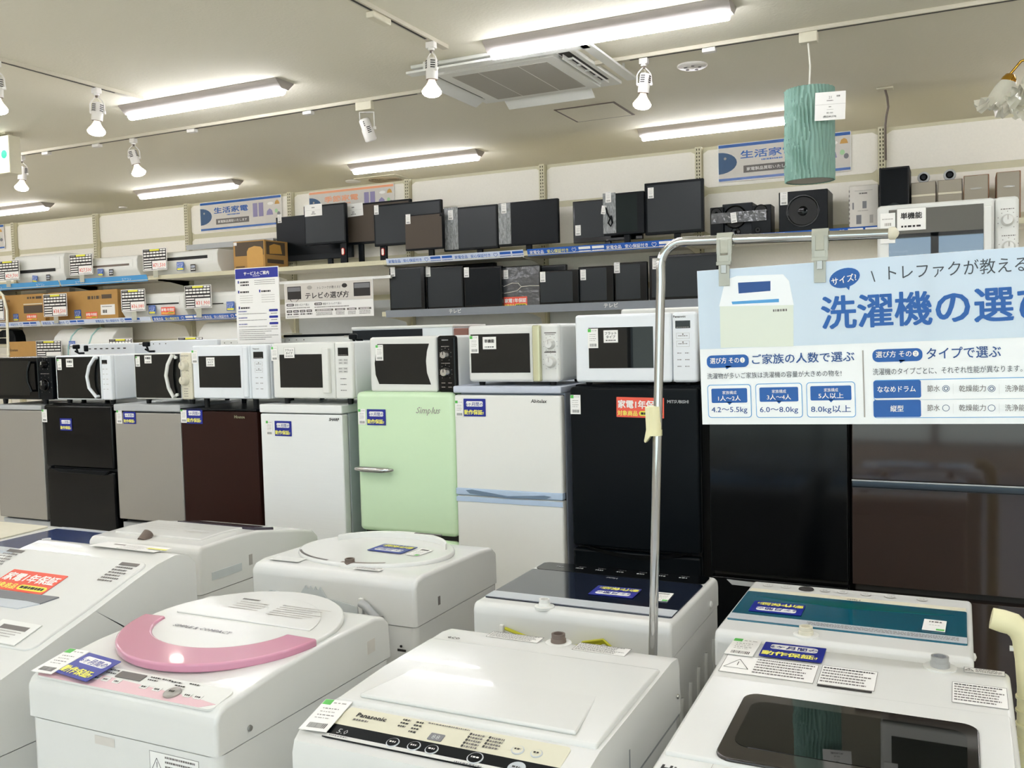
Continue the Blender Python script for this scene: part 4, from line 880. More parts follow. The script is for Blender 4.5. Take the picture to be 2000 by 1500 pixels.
t, x0, x1, _ = fridge((-6, 86, 900), 1.315, .45, [(zpx(45, 1012), 1.285)], 'silver', 'charcoal', 'silver mini refrigerator at the left picture border', cap=(.028, 'grey_lt'), base=(.66, 'grey_lt'))
t, x0, x1, _ = fridge((90, 222, 900), 1.325, .45, [(zpx(150, 915)+.004, 1.318), (.50, zpx(150, 915)-.010)], 'black_gloss', 'black_gloss', 'glossy black two door refrigerator between the two silver ones', r=.012)
zz = zpx(150, 915); g = G(); g.prism([(x0+.03, zz-.004), (x1-.03, zz-.004), (x1-.06, zz-.028), (x0+.12, zz-.024)], FY-.012, FY+.002, 'black_satin', 1, .004); part('handle', g, t)
stick(TAG, t, 87, 812, FY-.002, .95); stick(WAR, t, 129, 829, FY-.002, .92)
t, x0, x1, _ = fridge((228, 356, 900), 1.328, .45, [(zpx(292, 1018), 1.285)], 'silver', 'grey_lt', 'silver single door mini refrigerator with blue sticker left of the brown one', cap=(.036, 'grey_lt'), base=(.70, 'grey_lt'))
stick(TAG, t, 233, 814, FY-.002, .95); stick(WAR, t, 253, 816, FY-.002, .88)
t, x0, x1, _ = fridge((357, 505, 900), 1.312, .45, [(.52, 1.300)], 'brown_fridge', 'black_satin', 'dark brown mini refrigerator', cap=(.010, 'black_satin'), depth=.47)
stick(TAG, t, 359, 812, FY-.002, .95); stick(WAR, t, 380, 813, FY-.002, 1.05)
g = G(); g.text('Hisense', 0, -.005, .021, 'champagne', 'C', .0006, .01, M=FRONT(468, 815, FY-.0006)); part('logo', g, t)
t, x0, x1, _ = fridge((512, 671, 900), 1.338, .45, [(.52, 1.293)], 'white_lined', 'silver_band', 'white single door refrigerator with fine lined door left of the mint green one', cap=(.040, 'white_lined'), depth=.48)
stick(TAG, t, 526, 836, FY-.002, .95); stick(WAR, t, 553, 837, FY-.002, 1.0)
g = G(); g.text('SHARP', 0, -.005, .019, 'ink', 'C', .0006, .03, M=FRONT(652, 820, FY-.0006), shear=.25); part('logo', g, t)
# mint retro refrigerator
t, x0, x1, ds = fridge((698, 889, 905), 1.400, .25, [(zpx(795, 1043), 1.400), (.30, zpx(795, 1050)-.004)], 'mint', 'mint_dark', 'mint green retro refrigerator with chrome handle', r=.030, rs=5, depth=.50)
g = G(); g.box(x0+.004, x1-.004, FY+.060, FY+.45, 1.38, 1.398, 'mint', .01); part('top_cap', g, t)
stick(TAG, t, 707, 814, FY-.002, .95); stick(WAR, t, 735, 815, FY-.002, 1.0)
a = at(698, 914, 1, FY); b = at(770, 914, 1, FY); g = G(); zc = a.z
g.tube([(a.x, FY-.012, zc), (a.x+.012, FY-.026, zc+.001), (a.x+.06, FY-.032, zc+.001), (b.x-.05, FY-.032, zc), (b.x-.012, FY-.026, zc), (b.x, FY-.010, zc)], [.005, .010, .0135, .0135, .010, .005], 'chrome', 12)
g.tube([(a.x+.03, FY-.03, zc), (a.x+.03, FY, zc)], .008, 'chrome', 10); g.tube([(b.x-.035, FY-.03, zc), (b.x-.035, FY, zc)], .008, 'chrome', 10); part('handle', g, t, 'chrome bar handle')
g = G(); g.text('Simplus', 0, -.010, .040, 'silver', 'C', .0008, .005, M=FRONT(835, 803, FY-.0006), shear=.35); part('logo', g, t)
# beige two door
zz = zpx(995, 968); t, x0, x1, ds = fridge((890, 1098, 900), 1.428, .02, [(zz+.014, 1.390), (.08, zz-.010)], 'beige_fridge', 'lav', 'off white two door refrigerator with pale blue grip band', cap=(.030, 'lav'), r=.010, depth=.52)
g = G(); g.box(x0-.001, x1+.001, FY-.005, FY+.03, zz-.008, zz+.022, 'blue_band', .005); part('grip_band', g, t)
g = G(); L = x1-x0; xm = (x0+x1)/2; g.prism([(x0+.05, zz+.014), (x0+.08, zz+.018), (xm, zz-.002), (x1-.08, zz+.010), (x1-.05, zz+.006), (x1-.07, zz-.004), (xm, zz-.010), (x0+.07, zz+.0)], FY-.008, FY-.004, 'blue_band_dark', 1)
g.box(x0, x1, FY-.003, FY+.0, zz-.036, zz-.014, 'blue_band', .002); part('grip', g, t)
stick(TAG, t, 897, 798, FY-.002, .95); stick(WAR, t, 927, 796, FY-.002, 1.05)
g = G(); g.text('Abitelax', 0, -.006, .021, 'ink', 'C', .0006, .015, M=FRONT(1052, 784, FY-.0006), shear=.2); part('logo', g, t)
# black
zz = zpx(1240, 1078); t, x0, x1, ds = fridge((1115, 1366, 900), 1.432, .02, [(zz+.006, 1.425), (.08, zz-.004)], 'black_satin', 'black_satin', 'matt black refrigerator with red warranty sticker behind the chrome pole', r=.012, depth=.52)
g = G(); xm = (x0+x1)/2; L = x1-x0; g.prism([(x0+.03, zz+.016)]+[(x0+.03+(L-.06)*k/10, zz+.016-.028*math.sin(math.pi*k/10)) for k in range(1, 10)]+[(x1-.03, zz+.016)]+[(x0+.03+(L-.06)*k/10, zz+.010-.040*math.sin(math.pi*k/10)) for k in range(9, 0, -1)], FY-.004, FY+.0, 'black_gloss', 1); part('grip', g, t)
stick(TAG, t, 1124, 790, FY-.002, 1.05); stick(ORA, t, 1250, 796, FY-.002, 1.02, -.015)
g = G(); g.text('MITSUBISHI', 0, -.005, .017, 'grey_lt', 'C', .0006, .02, M=FRONT(1324, 785, FY-.0006)); part('logo', g, t)
t, x0, x1, ds = fridge((1386, 1656, 950), 1.60, .02, [(zpx(1520, 1126), 1.595), (.06, zpx(1520, 1130)-.012)], 'black_gloss', 'black_matte', 'tall glossy black refrigerator under the left half of the hanging washing machine sign', r=.004, depth=.54)
g = G(); p0 = at(1420, 1134, 1, FY); p1 = at(1505, 1143, 1, FY); g.prism([(p0.x, p0.z+.006), (p0.x+.02, p0.z-.012), (p1.x, p1.z-.012), (p1.x, p1.z+.004)], FY-.006, FY-.001, 'grey_lt', 1); part('drawer_trim', g, t)
zz = zpx(1830, 950); t, x0, x1, ds = fridge((1664, 2040, 950), 1.742, .02, [(zz+.012, 1.735), (zpx(1830, 1155), zz-.014), (.06, zpx(1830, 1160)-.02)], 'brown_glass', 'black_matte', 'tall reflective brown refrigerator at the right with a dark steel band', r=.003, depth=.62)
g = G(); g.box(x0, x1, FY-.010, FY+.01, zz-.014, zz+.012, 'steel_dark', .004); g.box(x0, x1, FY-.014, FY-.008, zz+.008, zz+.014, 'steel', .001); part('handle_bar', g, t)

# ------------------------------------------------------------------ microwave ovens on the refrigerators
MY = -3.08
grp = 'microwave ovens on the refrigerators'
def micro(box, label, bm_, dm, door_px, win, zt_fridge, fr_=.05, win_m='glass_dark', depth=.34, r=.008, panel=None, winpoly=None, Yf=MY, zb=None):
    x0, x1, z0, z1 = pr(box, Yf)
    if zb is not None: z0 = zb
    t = thing('microwave_oven', label, 'microwave', ((x0+x1)/2, Yf+depth/2, zt_fridge), grp)
    g = G(); g.box(x0, x1, Yf+.028, Yf+depth, z0, z1, bm_, r)
    for k in range(6): g.box(x1-.001, x1+.0012, Yf+depth-.10, Yf+depth-.03, z0+.05+k*.016, z0+.056+k*.016, 'ink_grey')
    part('casing', g, t)
    for fx in (x0+.04, x1-fr_):
        for fy in (Yf+.05, Yf+depth-.04):
            g = G(); g.lathe([(.012, zt_fridge), (.015, z0+.002)], 'black_matte', (fx, fy, 0), n=14); part('foot', g, t)
    xd = at(door_px, (box[1]+box[3])/2, 1, Yf).x
    g = G(); g.box(x0, xd-.001, Yf, Yf+.028, z0, z1, dm, r); d = part('door', g, t)
    if winpoly:
        g = G(); g.prism([(at(a, b, 1, Yf).x, at(a, b, 1, Yf).z) for a, b in winpoly], Yf-.0012, Yf+.004, win_m, 1)
    else:
        a, b, c, e = pr(win, Yf); g = G(); g.box(a, b, Yf-.0012, Yf+.004, c, e, win_m)
    o = part('window', g, d)
    if panel: g = G(); g.box(xd+.001, x1, Yf, Yf+.028, z0, z1, panel, r); part('control_panel', g, t)
    return t, x0, x1, z0, z1, xd
def knob(t, px, py, rp, m='white_satin', Y=MY, line='ink_grey', ticks=True, tm='ink_grey'):
    c = at(px, py, 1, Y); r = abs(at(px+rp, py, 1, Y).x-c.x)*1.05
    g = G(); g.lathe([(r, 0), (r, -.004), (r*.86, -.007), (r*.80, -.022), (r*.7, -.025), (.001, -.0255)], m, (c.x, Y, c.z), 1, 24); g.M = frame((c.x, Y-.0258, c.z), (1, 0, 0), (0, 0, 1)); g.plate(-.0012, .0012, .0, r*.75, .001, line)
    part('knob', g, subp(t, 'control_panel'))
    if ticks:
        g = G(); g.M = frame((c.x, Y-.0004, c.z), (1, 0, 0), (0, 0, 1))
        for k in range(9): a = -.9+k*.62; g.plate(r*1.45*math.cos(a)-.0012, r*1.45*math.cos(a)+.0012, r*1.45*math.sin(a)-.0012, r*1.45*math.sin(a)+.0012, .0006, tm)
        g.dashes(-r, r, r*1.75, .003, tm, avg=.005); part('dial_print', g, subp(t, 'control_panel'))
def disp(t, box, Y=MY, m='glass_dark'):
    a, b, c, d = pr(box, Y); g = G(); g.box(a, b, Y-.0012, Y+.002, c, d, m); g.M = frame((a, Y-.0013, c), (1, 0, 0), (0, 0, 1)); g.dashes(.004, b-a-.004, .003, .002, 'ink_lt', .0004); part('display', g, subp(t, 'control_panel'))
def keys(t, box, rows, cols, Y=MY, outline=False, m='ink_grey'):
    a, b, c, d = pr(box, Y); g = G(); g.M = frame((a, Y-.0004, c), (1, 0, 0), (0, 0, 1)); W, H = b-a, d-c
    for i in range(rows):
        for j in range(cols):
            x, y = W*(j+.5)/cols, H*(i+.5)/rows; hw, hh = W/cols*.40, H/rows*.36
            if outline:
                for q in ((-hw, hw, -hh, -hh+.0008), (-hw, hw, hh-.0008, hh), (-hw, -hw+.0008, -hh, hh), (hw-.0008, hw, -hh, hh)): g.plate(x+q[0], x+q[1], y+q[2], y+q[3], .0005, 'ink_lt')
            g.dashes(x-hw*.7, x+hw*.7, y-.0015, .003, m, avg=.004); 
            if outline and hh > .007: g.prism([(x+.003*math.cos(k), y+.006+.003*math.sin(k)) for k in range(6)], .0002, .0005, m)
    part('key_print', g, subp(t, 'control_panel'))
def logo(t, px, py, s, size, Y=MY, m='ink', b=.02, name='logo'):
    g = G(); g.text(s, 0, -size*.35, size, m, 'C', .0006, b, M=FRONT(px, py, Y-.0004)); part(name, g, t)
def arc_handle(t, pts, m, Y=MY, w=.010, out=.03):
    P = [at(a, b, 1, Y) for a, b in pts]; n = len(P); g = G()
    g.tube([(p.x, Y-out*(.35+.65*math.sin(math.pi*(k+.5)/n)), p.z) for k, p in enumerate(P)], w, m, 10)
    g.tube([(P[0].x, Y, P[0].z-.006), (P[0].x, Y-out*.4, P[0].z-.006)], w*.8, m, 8); g.tube([(P[-1].x, Y, P[-1].z+.006), (P[-1].x, Y-out*.4, P[-1].z+.006)], w*.8, m, 8); part('handle', g, subp(t, 'door'))

t, *_ = micro((-16, 698, 101, 780), 'glossy black microwave at the left picture border', 'black_satin', 'black_gloss', 75, (-6, 705, 58, 772), 1.315, fr_=.12, panel='black_satin')
arc_handle(t, [(64, 706), (62, 725), (63, 745), (68, 765)], 'black_gloss', w=.008); knob(t, 88, 712, 5, 'black_gloss', line='paper', tm='ink_lt'); knob(t, 89, 752, 8, 'black_gloss', line='paper', tm='ink_lt')
t, *_ = micro((109, 694, 217, 781), 'white microwave with black door and long curved white handle', 'white_cool', 'white_cool', 198, (112, 697, 196, 778), 1.325, panel='white_cool')
arc_handle(t, [(190, 697), (182, 715), (179, 735), (182, 757), (194, 776)], 'white_cool', w=.009); disp(t, (199, 703, 209, 711)); keys(t, (200, 716, 213, 765), 5, 2, m='ink_lt'); stick(TAG, t, 116, 712, MY-.002, .8); stick(CARD1, t, 136, 709, MY-.002, .95)
t, *_ = micro((263, 690, 374, 780), 'microwave with black door, white handle and two cream knobs', 'white_side', 'white_satin', 353, (265, 692, 352, 777), 1.328, panel='cream')
arc_handle(t, [(341, 693), (335, 712), (333, 733), (337, 757), (344, 776)], 'white_satin', w=.009)
g = G()
for a, b in ((345, 698), (348, 771)): c = at(a, b, 1, MY); g.lathe([(.008, 0), (.008, -.012)], 'white_satin', (c.x, MY, c.z), 1, 14)
part('handle_mount', g, t); knob(t, 361, 714, 7.5, 'cream'); knob(t, 362, 743, 7.5, 'cream'); keys(t, (357, 757, 371, 776), 4, 1); stick(TAG, t, 269, 706, MY-.002, .72); stick(CARD1, t, 289, 702, MY-.002, .85)
t, *_ = micro((376, 674, 522, 779), 'pale blue white flat type microwave above the brown refrigerator', 'white_cool', 'white_cool', 489, (389, 695, 470, 757), 1.312, fr_=.12, panel='white_cool', depth=.36)
a, b, c, d = pr((477, 677, 486, 776), MY); g = G(); g.box(a, b, MY-.012, MY+.002, c, d, 'white_cool', .006); part('handle', g, subp(t, 'door')); disp(t, (495, 687, 514, 700)); keys(t, (496, 705, 515, 729), 2, 1, outline=True); keys(t, (498, 732, 516, 765), 3, 2); logo(t, 500, 681, 'Panasonic', .010)
stick(CARD2, t, 411, 707, MY-.003, .95); stick(TAG, t, 380, 697, MY-.002, .9)
t, *_ = micro((533, 669, 688, 778), 'cream white flat type microwave with square keypad above the lined white refrigerator', 'white_side', 'white_satin', 654, (547, 692, 633, 757), 1.338, panel='white_satin', depth=.36)
a, b, c, d = pr((634, 680, 647, 768), MY); g = G(); g.box(a, b, MY-.022, MY+.002, c, d, 'white_satin', .006); part('handle', g, subp(t, 'door')); disp(t, (660, 679, 680, 695)); keys(t, (661, 700, 680, 712), 2, 2, outline=True, m='ink'); keys(t, (661, 717, 680, 729), 2, 2, outline=True, m='ink'); keys(t, (661, 734, 682, 768), 3, 1, m='ink')
stick(TAG, t, 536, 691, MY-.002, .9); stick(CARD2, t, 565, 689, MY-.003, 1.05)
t, *_ = micro((722, 657, 891, 766), 'white microwave with curved black window and two silver dials above the mint refrigerator', 'white_side', 'white_gloss', 853, None, 1.403, panel='black_gloss', winpoly=[(842, 751), (741, 750), (734, 732), (732, 710), (734, 690), (737, 672), (838, 671), (834, 685), (832, 705), (834, 728)], r=.012)
knob(t, 870, 693, 7.5, 'chrome', line='ink', tm='ink_lt'); knob(t, 871, 727, 8, 'chrome', line='ink', tm='ink_lt'); keys(t, (860, 744, 886, 760), 2, 2, m='ink_lt'); stick(TAG, t, 741, 689, MY-.003, .95)
g = G(); g.dashes(-.012, .012, 0, .004, 'ink_lt', M=None) if False else g.M.identity(); g.M = FRONT(869, 665, MY-.0004); g.dashes(-.016, .016, 0, .004, 'grey_lt', avg=.005); part('logo', g, t)
t, *_ = micro((914, 634, 1092, 746), 'white microwave with champagne coloured handle bar and two white dials', 'white_side', 'white_gloss', 1043, (920, 652, 1035, 728), 1.428, panel='white_gloss', r=.016, depth=.36)
a, b, c, d = pr((1043, 635, 1058, 745), MY); g = G(); g.box(a, b, MY-.020, MY+.01, c, d, 'champagne', .006); part('handle', g, subp(t, 'door')); knob(t, 1075, 672, 9, 'white_gloss', line='ink_lt'); knob(t, 1076, 707, 10, 'white_gloss', line='ink_lt')
for y in (650, 688): a, b, c, d = pr((1063, y-1, 1086, y+1), MY); g = G(); g.box(a, b, MY-.0006, MY, c, d, 'ink_grey'); part('panel_print', g, t)
stick(TAG, t, 926, 673, MY-.003, 1.0); stick(CARD1, t, 956, 670, MY-.003, 1.1)
t, *_ = micro((1123, 612, 1362, 747), 'large white flat type microwave behind the chrome pole', 'white_side', 'white_cool', 1312, (1150, 639, 1276, 719), 1.432, panel='white_cool', r=.012, depth=.38)
disp(t, (1319, 626, 1348, 641)); keys(t, (1318, 648, 1350, 679), 2, 1, outline=True); keys(t, (1320, 683, 1350, 722), 3, 2); logo(t, 1327, 618, 'Panasonic', .0125); stick(TAG, t, 1158, 661, MY-.003, 1.05); stick(CARD2, t, 1193, 657, MY-.003, 1.05)
g = G(); z = zpx(1240, 748, MY)
for fx in (x0, ): pass
g.bm.free()
ZT9 = (at(1712, 402, 1, MY).z+at(1990, 383, 1, MY).z)/2
t, *_ = micro((1713, 392, 1990, 520), 'microwave high up at the right whose dark door mirrors the sky, behind the hanging sign', 'white_gloss', 'white_gloss', 1943, (1736, 404, 1921, 530), 1.742, win_m='glass_mirror', panel='white_gloss', zb=ZT9-.285, r=.012)
a, b, c, d = pr((1921, 403, 1937, 530), MY); g = G(); g.box(a, b, MY-.026, MY-.012, c, d, 'white_gloss', .004); g.box(a, b, MY-.014, MY+.001, d-.03, d-.015, 'white_gloss'); g.box(a, b, MY-.014, MY+.001, c+.02, c+.035, 'white_gloss'); part('handle', g, subp(t, 'door'))
knob(t, 1968, 430, 13, 'white_gloss', line='ink_lt'); knob(t, 1970, 482, 13, 'white_gloss', line='ink_lt')
g = G(); g.M = FRONT(1734, 446, MY-.003); g.plate(-.024, .024, -.052, .052, .001, 'paper', .001); g.dashes(-.018, .018, .03, .003, 'ink_lt', .0014); g.dashes(-.010, .012, .008, .010, 'ink_lt', .0014); g.dashes(-.018, .018, -.004, .002, 'ink_lt', .0014); part('price_tag', g, t)
stick(CARD1, t, 1780, 428, MY-.004, 1.6)

# ------------------------------------------------------------------ back row (seen over the tops of the front microwaves)
def back(box, label, m, Y=-2.48, depth=.36, dark=None, slots=0, top=None):
    x0, x1, _, z1 = pr(box, Y); z0 = 1.357; t = thing('microwave_oven', label, 'microwave', ((x0+x1)/2, Y+depth/2, z0), 'back row of appliances facing the wall')
    g = G(); g.box(x0, x1, Y, Y+depth, z0, z1, m, .006); part('casing', g, t)
    g = G(); W = x1-x0
    if dark: g.box(x0+W*dark[0], x0+W*dark[1], Y-.003, Y-.0002, z1-dark[2], z1-.008, 'charcoal')
    for k in range(slots): g.box(x0+W*(.3+.62*k/max(1, slots)), x0+W*(.3+.62*k/max(1, slots))+.022, Y-.001, Y-.0001, z1-.035, z1-.028, 'ink')
    for k in range(3): g.box(x0+.03+k*.05, x0+.036+k*.05, Y-.002, Y, z1-.022, z1-.016, 'ink_grey')
    part('rear_panel', g, t)
    if top: g = G(); g.box(x0-.004, x1+.004, Y-.006, Y+depth, z1-.004, z1+.010, top, .003); part('lid_plate', g, t)
    return t
back((136, 671, 263, 690), 'white microwave back with a row of slots and black plugs on top', 'white_cool', slots=7)
back((292, 664, 424, 678), 'white appliance back above the two knob microwave', 'white_cool')
back((430, 662, 556, 670), 'white appliance back supporting the service notice', 'white_satin')
back((556, 656, 684, 668), 'appliance back with a thin black top edge right of the service notice', 'white_satin', top='black_satin')
back((689, 640, 884, 658), 'appliance back with a charcoal panel under a white lid', 'white_cool', dark=(0, .71, .06), top='white_satin')
x0, x1, _, z1 = pr((886, 641, 914, 655), -2.5); g = G(); g.box(x0, x1, -2.5, -2.2, 1.357, z1, 'brown_red', .004) if mat('brown_red', '#8a5f55', .7) else 0; solo('small_carton', g, 'small reddish brown carton between two microwaves of the back row', 'box', ((x0+x1)/2, -2.35, 1.357))
x0, x1, _, z1 = pr((1209, 601, 1380, 612), -2.53); t = thing('microwave_oven', 'slim cream appliance back with black slots above the large flat type microwave', 'microwave', ((x0+x1)/2, -2.4, 1.357))
g = G(); g.box(x0, x1, -2.51, -2.20, 1.357, z1, 'white_satin', .012, 3); g.box(x0+W*0+.06, x0+.085, -2.512, -2.509, z1-.035, z1-.022, 'ink'); g.box(x0+.02, x0+.026, -2.512, -2.509, z1-.03, z1-.024, 'ink'); part('casing', g, t)
# plugs and cords lying on the microwaves
def plug(px, py, Y, label, n=2, zt=1.6):
    c = at(px, py, 1, Y); g = G(); z = c.z
    g.box(c.x-.022, c.x+.020, Y-.012, Y+.012, z-.014, z+.012, 'black_satin', .006); g.tube([(c.x, Y, z-.01), (c.x+.012, Y, z-.035), (c.x-.01, Y, zt+.02), (c.x+.02, Y, zt+.007), (c.x+.05, Y+.01, zt+.007)], .006, 'black_satin', 8)
    for s in (-.006, .006): g.box(c.x-.05, c.x-.022, Y+s-.001, Y+s+.001, z-.003, z+.005, 'steel')
    if n > 1: g.box(c.x+.07, c.x+.09, Y-.01, Y+.01, z-.03, z+.006, 'black_satin', .005)
    solo('power_plug', g, label, 'plug', (c.x, Y, zt), 'plugs lying on the microwaves')
plug(149, 677, -2.80, 'black plug above the white microwave with the long curved handle', 2, pr((109, 694, 217, 781), MY)[3])
plug(286, 672, -2.80, 'black plug between the curved handle and two knob microwaves', 1, pr((263, 690, 376, 780), MY)[3])
plug(690, 657, -2.80, 'black plug left of the charcoal panelled appliance back', 1, pr((533, 669, 688, 778), MY)[3])
# ------------------------------------------------------------------ washing machines
def washer(name, label, x0, x1, prof, seam, m='white_gloss', bottom=.04, bev=.028, foot=True, low='white_gloss', inset=.0015, seg=4):
    ys = [p[0] for p in prof]; y0, y1 = min(ys), max(ys)
    t = thing(name, label, 'washing machine', ((x0+x1)/2, (y0+y1)/2, 0), 'washing machines')
    g = G(); vb = rr(x0+inset, x1-inset, y0+inset, y1-inset, bev, 4); g.prism(vb, bottom, seam-.003, low, 2); g.wn = True; part('cabinet', g, t)
    g = G(); g.box(x0+.02, x1-.02, y0+.02, y1-.02, seam-.01, seam+.01, 'grey_seam'); part('seam', g, t)
    g = G(); g.flat = True; pts = [(y1, seam)]+[(y0, seam)]+prof; g.prism(pts, x0, x1, m, 0, bev, seg, 22); part('top_cover', g, t)
    for fx in (x0+.06, x1-.06):
        for fy in (y0+.06, y1-.06): g = G(); g.lathe([(.022, 0), (.022, .01), (.014, .014), (.014, bottom+.01)], 'black_matte', (fx, fy, 0), n=14); part('foot', g, t)
    return t
def inlet(t, x, y, z, m, m2, r=.020, h=.022, label=None):
    g = G(); g.lathe([(r*1.9, z-.004), (r*1.9, z+.003), (r*1.3, z+.004)], 'white_satin', (x, y, 0), n=28); g.lathe([(r*1.15, z), (r*1.1, z+h*.5), (r, z+h*.55), (r, z+h), (r*.75, z+h), (r*.7, z+h*.4)], m, (x, y, 0), n=28, cap=False); g.lathe([(r*.72, z+h*.5), (.001, z+h*.5)], m2, (x, y, 0), n=20, cap=False); part('water_inlet', g, t, label)
def label_sheet(g, x0, x1, y0, y1, z, rows, border=True, head=False, icon=False):
    g.plate(x0, x1, y0, y1, z, 'paper'); e = .0008
    if border:
        for q in ((x0, x1, y0, y0+e), (x0, x1, y1-e, y1), (x0, x0+e, y0, y1), (x1-e, x1, y0, y1)): g.plate(*q, z+.0003, 'ink_grey')
    H = (y1-y0)/(rows+1); xs = x0+.004
    if icon:
        s = (y1-y0)*.28; cx, cy2 = x0+s*1.2, (y0+y1)/2
        for a, b in (((cx-s, cy2-s*.8), (cx+s, cy2-s*.8)), ((cx+s, cy2-s*.8), (cx, cy2+s)), ((cx, cy2+s), (cx-s, cy2-s*.8))):
            v = Vector(b)-Vector(a); n_ = Vector((-v.y, v.x)).normalized()*.0007; a = Vector(a); b = Vector(b)
            g.add([(a.x-n_.x, a.y-n_.y, z+.0004), (b.x-n_.x, b.y-n_.y, z+.0004), (b.x+n_.x, b.y+n_.y, z+.0004), (a.x+n_.x, a.y+n_.y, z+.0004)], [(0, 1, 2, 3)], 'ink')
        g.plate(cx-.0007, cx+.0007, cy2-s*.2, cy2+s*.5, z+.0004, 'ink'); xs = x0+s*2.6
    for k in range(rows): g.dashes(xs, x1-.004-random.uniform(0, .25)*(x1-xs), y1-H*(k+1), H*.42, 'ink' if (head and k == 0) else 'ink_grey', z+.0004, avg=.005, fill=.75)
def slab(t, name, x0, x1, prof, m, bev=.004, z=None, label=None, seg=2):
    g = G(); g.prism(prof, x0, x1, m, 0, bev, seg, 22); return part(name, g, t, label)
def slope(p, q):
    """frame lying on the sloped cover between profile points p and q=(y,z); origin at p, up runs towards q"""
    return lambda x: frame((x, p[0], p[1]), (1, 0, 0), (0, q[0]-p[0], q[1]-p[1]))

# --- front row centre: panel with black band
xa, xb = 7.700, 8.285
P = [(-5.200, .775), (-5.203, .852), (-5.196, .874), (-5.180, .887), (-5.080, .904), (-4.62, .912), (-4.575, .906), (-4.560, .88), (-4.555, .775)]
t = washer('washing_machine', 'white top loading washing machine with a black and champagne control strip, front row centre', xa, xb, P[1:], .775)
slab(t, 'lid', xa+.010, xb-.008, [(-5.076, .900), (-5.070, .913), (-4.90, .922), (-4.700, .921), (-4.678, .915), (-4.676, .905)], 'white_gloss', .006)
g = G(); g.prism([(xa+.055, -5.055), (xb-.055, -5.055), (xb-.075, -4.885), (xa+.085, -4.885)], .9135, .9225, 'white_gloss', 2, .004); part('lid_panel', g, t)
S = slope((-5.190, .8815), (-5.080, .9045)); g = G(); g.M = S(xa); L = .112
g.rrect(.052, .535, .009, L-.004, .010, .0, .0022, 'champ_panel', 4); part('control_panel', g, t)
g = G(); g.M = S(xa); g.prism([(.535, .0065), (.535, .048), (.050, .050), (.048, .020), (.056, .008), (.066, .0065)], .0022, .0030, 'black_satin'); part('black_band', g, subp(t, 'control_panel'))
g = G(); g.M = S(xa) @ Matrix.Translation((0, 0, .0026)); g.text('Panasonic', .085, .082, .0175, 'ink', 'L', .0006, .03); g.dashes(.085, .120, .070, .005, 'ink_grey', .0006); 
for x, n_ in ((.185, 3), (.215, 4)):
    for k in range(n_): g.dashes(x, x+.017, .096-.010*k, .0045, 'ink', .0006, avg=.004)
g.dashes(.240, .330, .1005, .003, 'ink_grey', .0006)
for i, x in enumerate((.335, .375)):
    for k in range(5-i): g.plate(x, x+.004, .090-.009*k, .096-.009*k, .0007, 'ink'); g.dashes(x+.006, x+.032, .090-.009*k, .005, 'ink_grey', .0006, avg=.004)
g.M = S(xa) @ Matrix.Translation((0, 0, .0031)); g.text('5.0', .078, .024, .020, 'grey_lt', 'L', .0006); g.dashes(.068, .110, .014, .003, 'grey_mid', .0006); g.dashes(.345, .40, .010, .003, 'grey_mid', .0006); part('panel_print', g, subp(t, 'control_panel'))
g = G(); g.M = S(xa) @ Matrix.Translation((0, 0, .0023)); g.rrect(.262, .292, .056, .076, .002, 0, .0012, 'grey_mid', 3); g.text('88', .277, .059, .018, 'grey_lt', 'C', .0016); part('display', g, subp(t, 'control_panel'))
for k, (x, y, r) in enumerate(((.205, .028, .013), (.250, .030, .013), (.288, .030, .013), (.378, .030, .0155), (.462, .026, .0165), (.443, .073, .012), (.480, .073, .011))):
    g = G(); g.M = S(xa) @ Matrix.Translation((x, y, .003)); g.lathe([(r, -.001), (r, .0012), (r*.88, .0016)], 'silver_band', n=26, cap=True); g.lathe([(r*.86, .0014), (r*.85, .0022), (.001, .0024)], ('black_satin' if k < 4 else 'silver_band' if k == 4 else 'champ_panel'), n=24); g.dashes(-r*.5, r*.5, -.002, .004, 'paper' if k < 4 else 'ink', .003, avg=.004); part('button', g, subp(t, 'control_panel'))
g = G(); zt = .9135; g.M = TOPF(0, 0, 0); label_sheet(g, 7.818, 7.955, -4.614, -4.572, zt-.001, 6, head=True); label_sheet(g, 8.048, 8.176, -4.625, -4.572, zt-.001, 7, head=True)
g.text('eco', 7.735, -4.66, .024, 'ink', 'L', zt, .01); part('printed_label', g, t)
inlet(t, 7.998, -4.585, .908, 'rubber_brown', 'paper', .0165, .024, 'brown ringed water inlet')
inst('price_tag', TAG, t, frame((xa+.026, -5.128, .9005), (1, .12, 0), (-.12, 1, .17)) @ Matrix.Scale(1.45, 4))
g = G(); g.M = frame((xb+.0005, -4.70, .83), (0, 1, 0), (0, 0, 1)); g.lathe([(.006, 0), (.005, .003), (.001, .004)], 'steel', c=(.12, -.01, 0), n=14); g.box(-.22, -.216, -.035, .01, -.002, .0006, 'grey_seam'); part('side_screw', g, t)
for x in (xb,):
    g = G(); g.box(xb-.002, xb+.001, -5.19, -4.57, .772, .776, 'grey_seam'); part('side_joint', g, t)

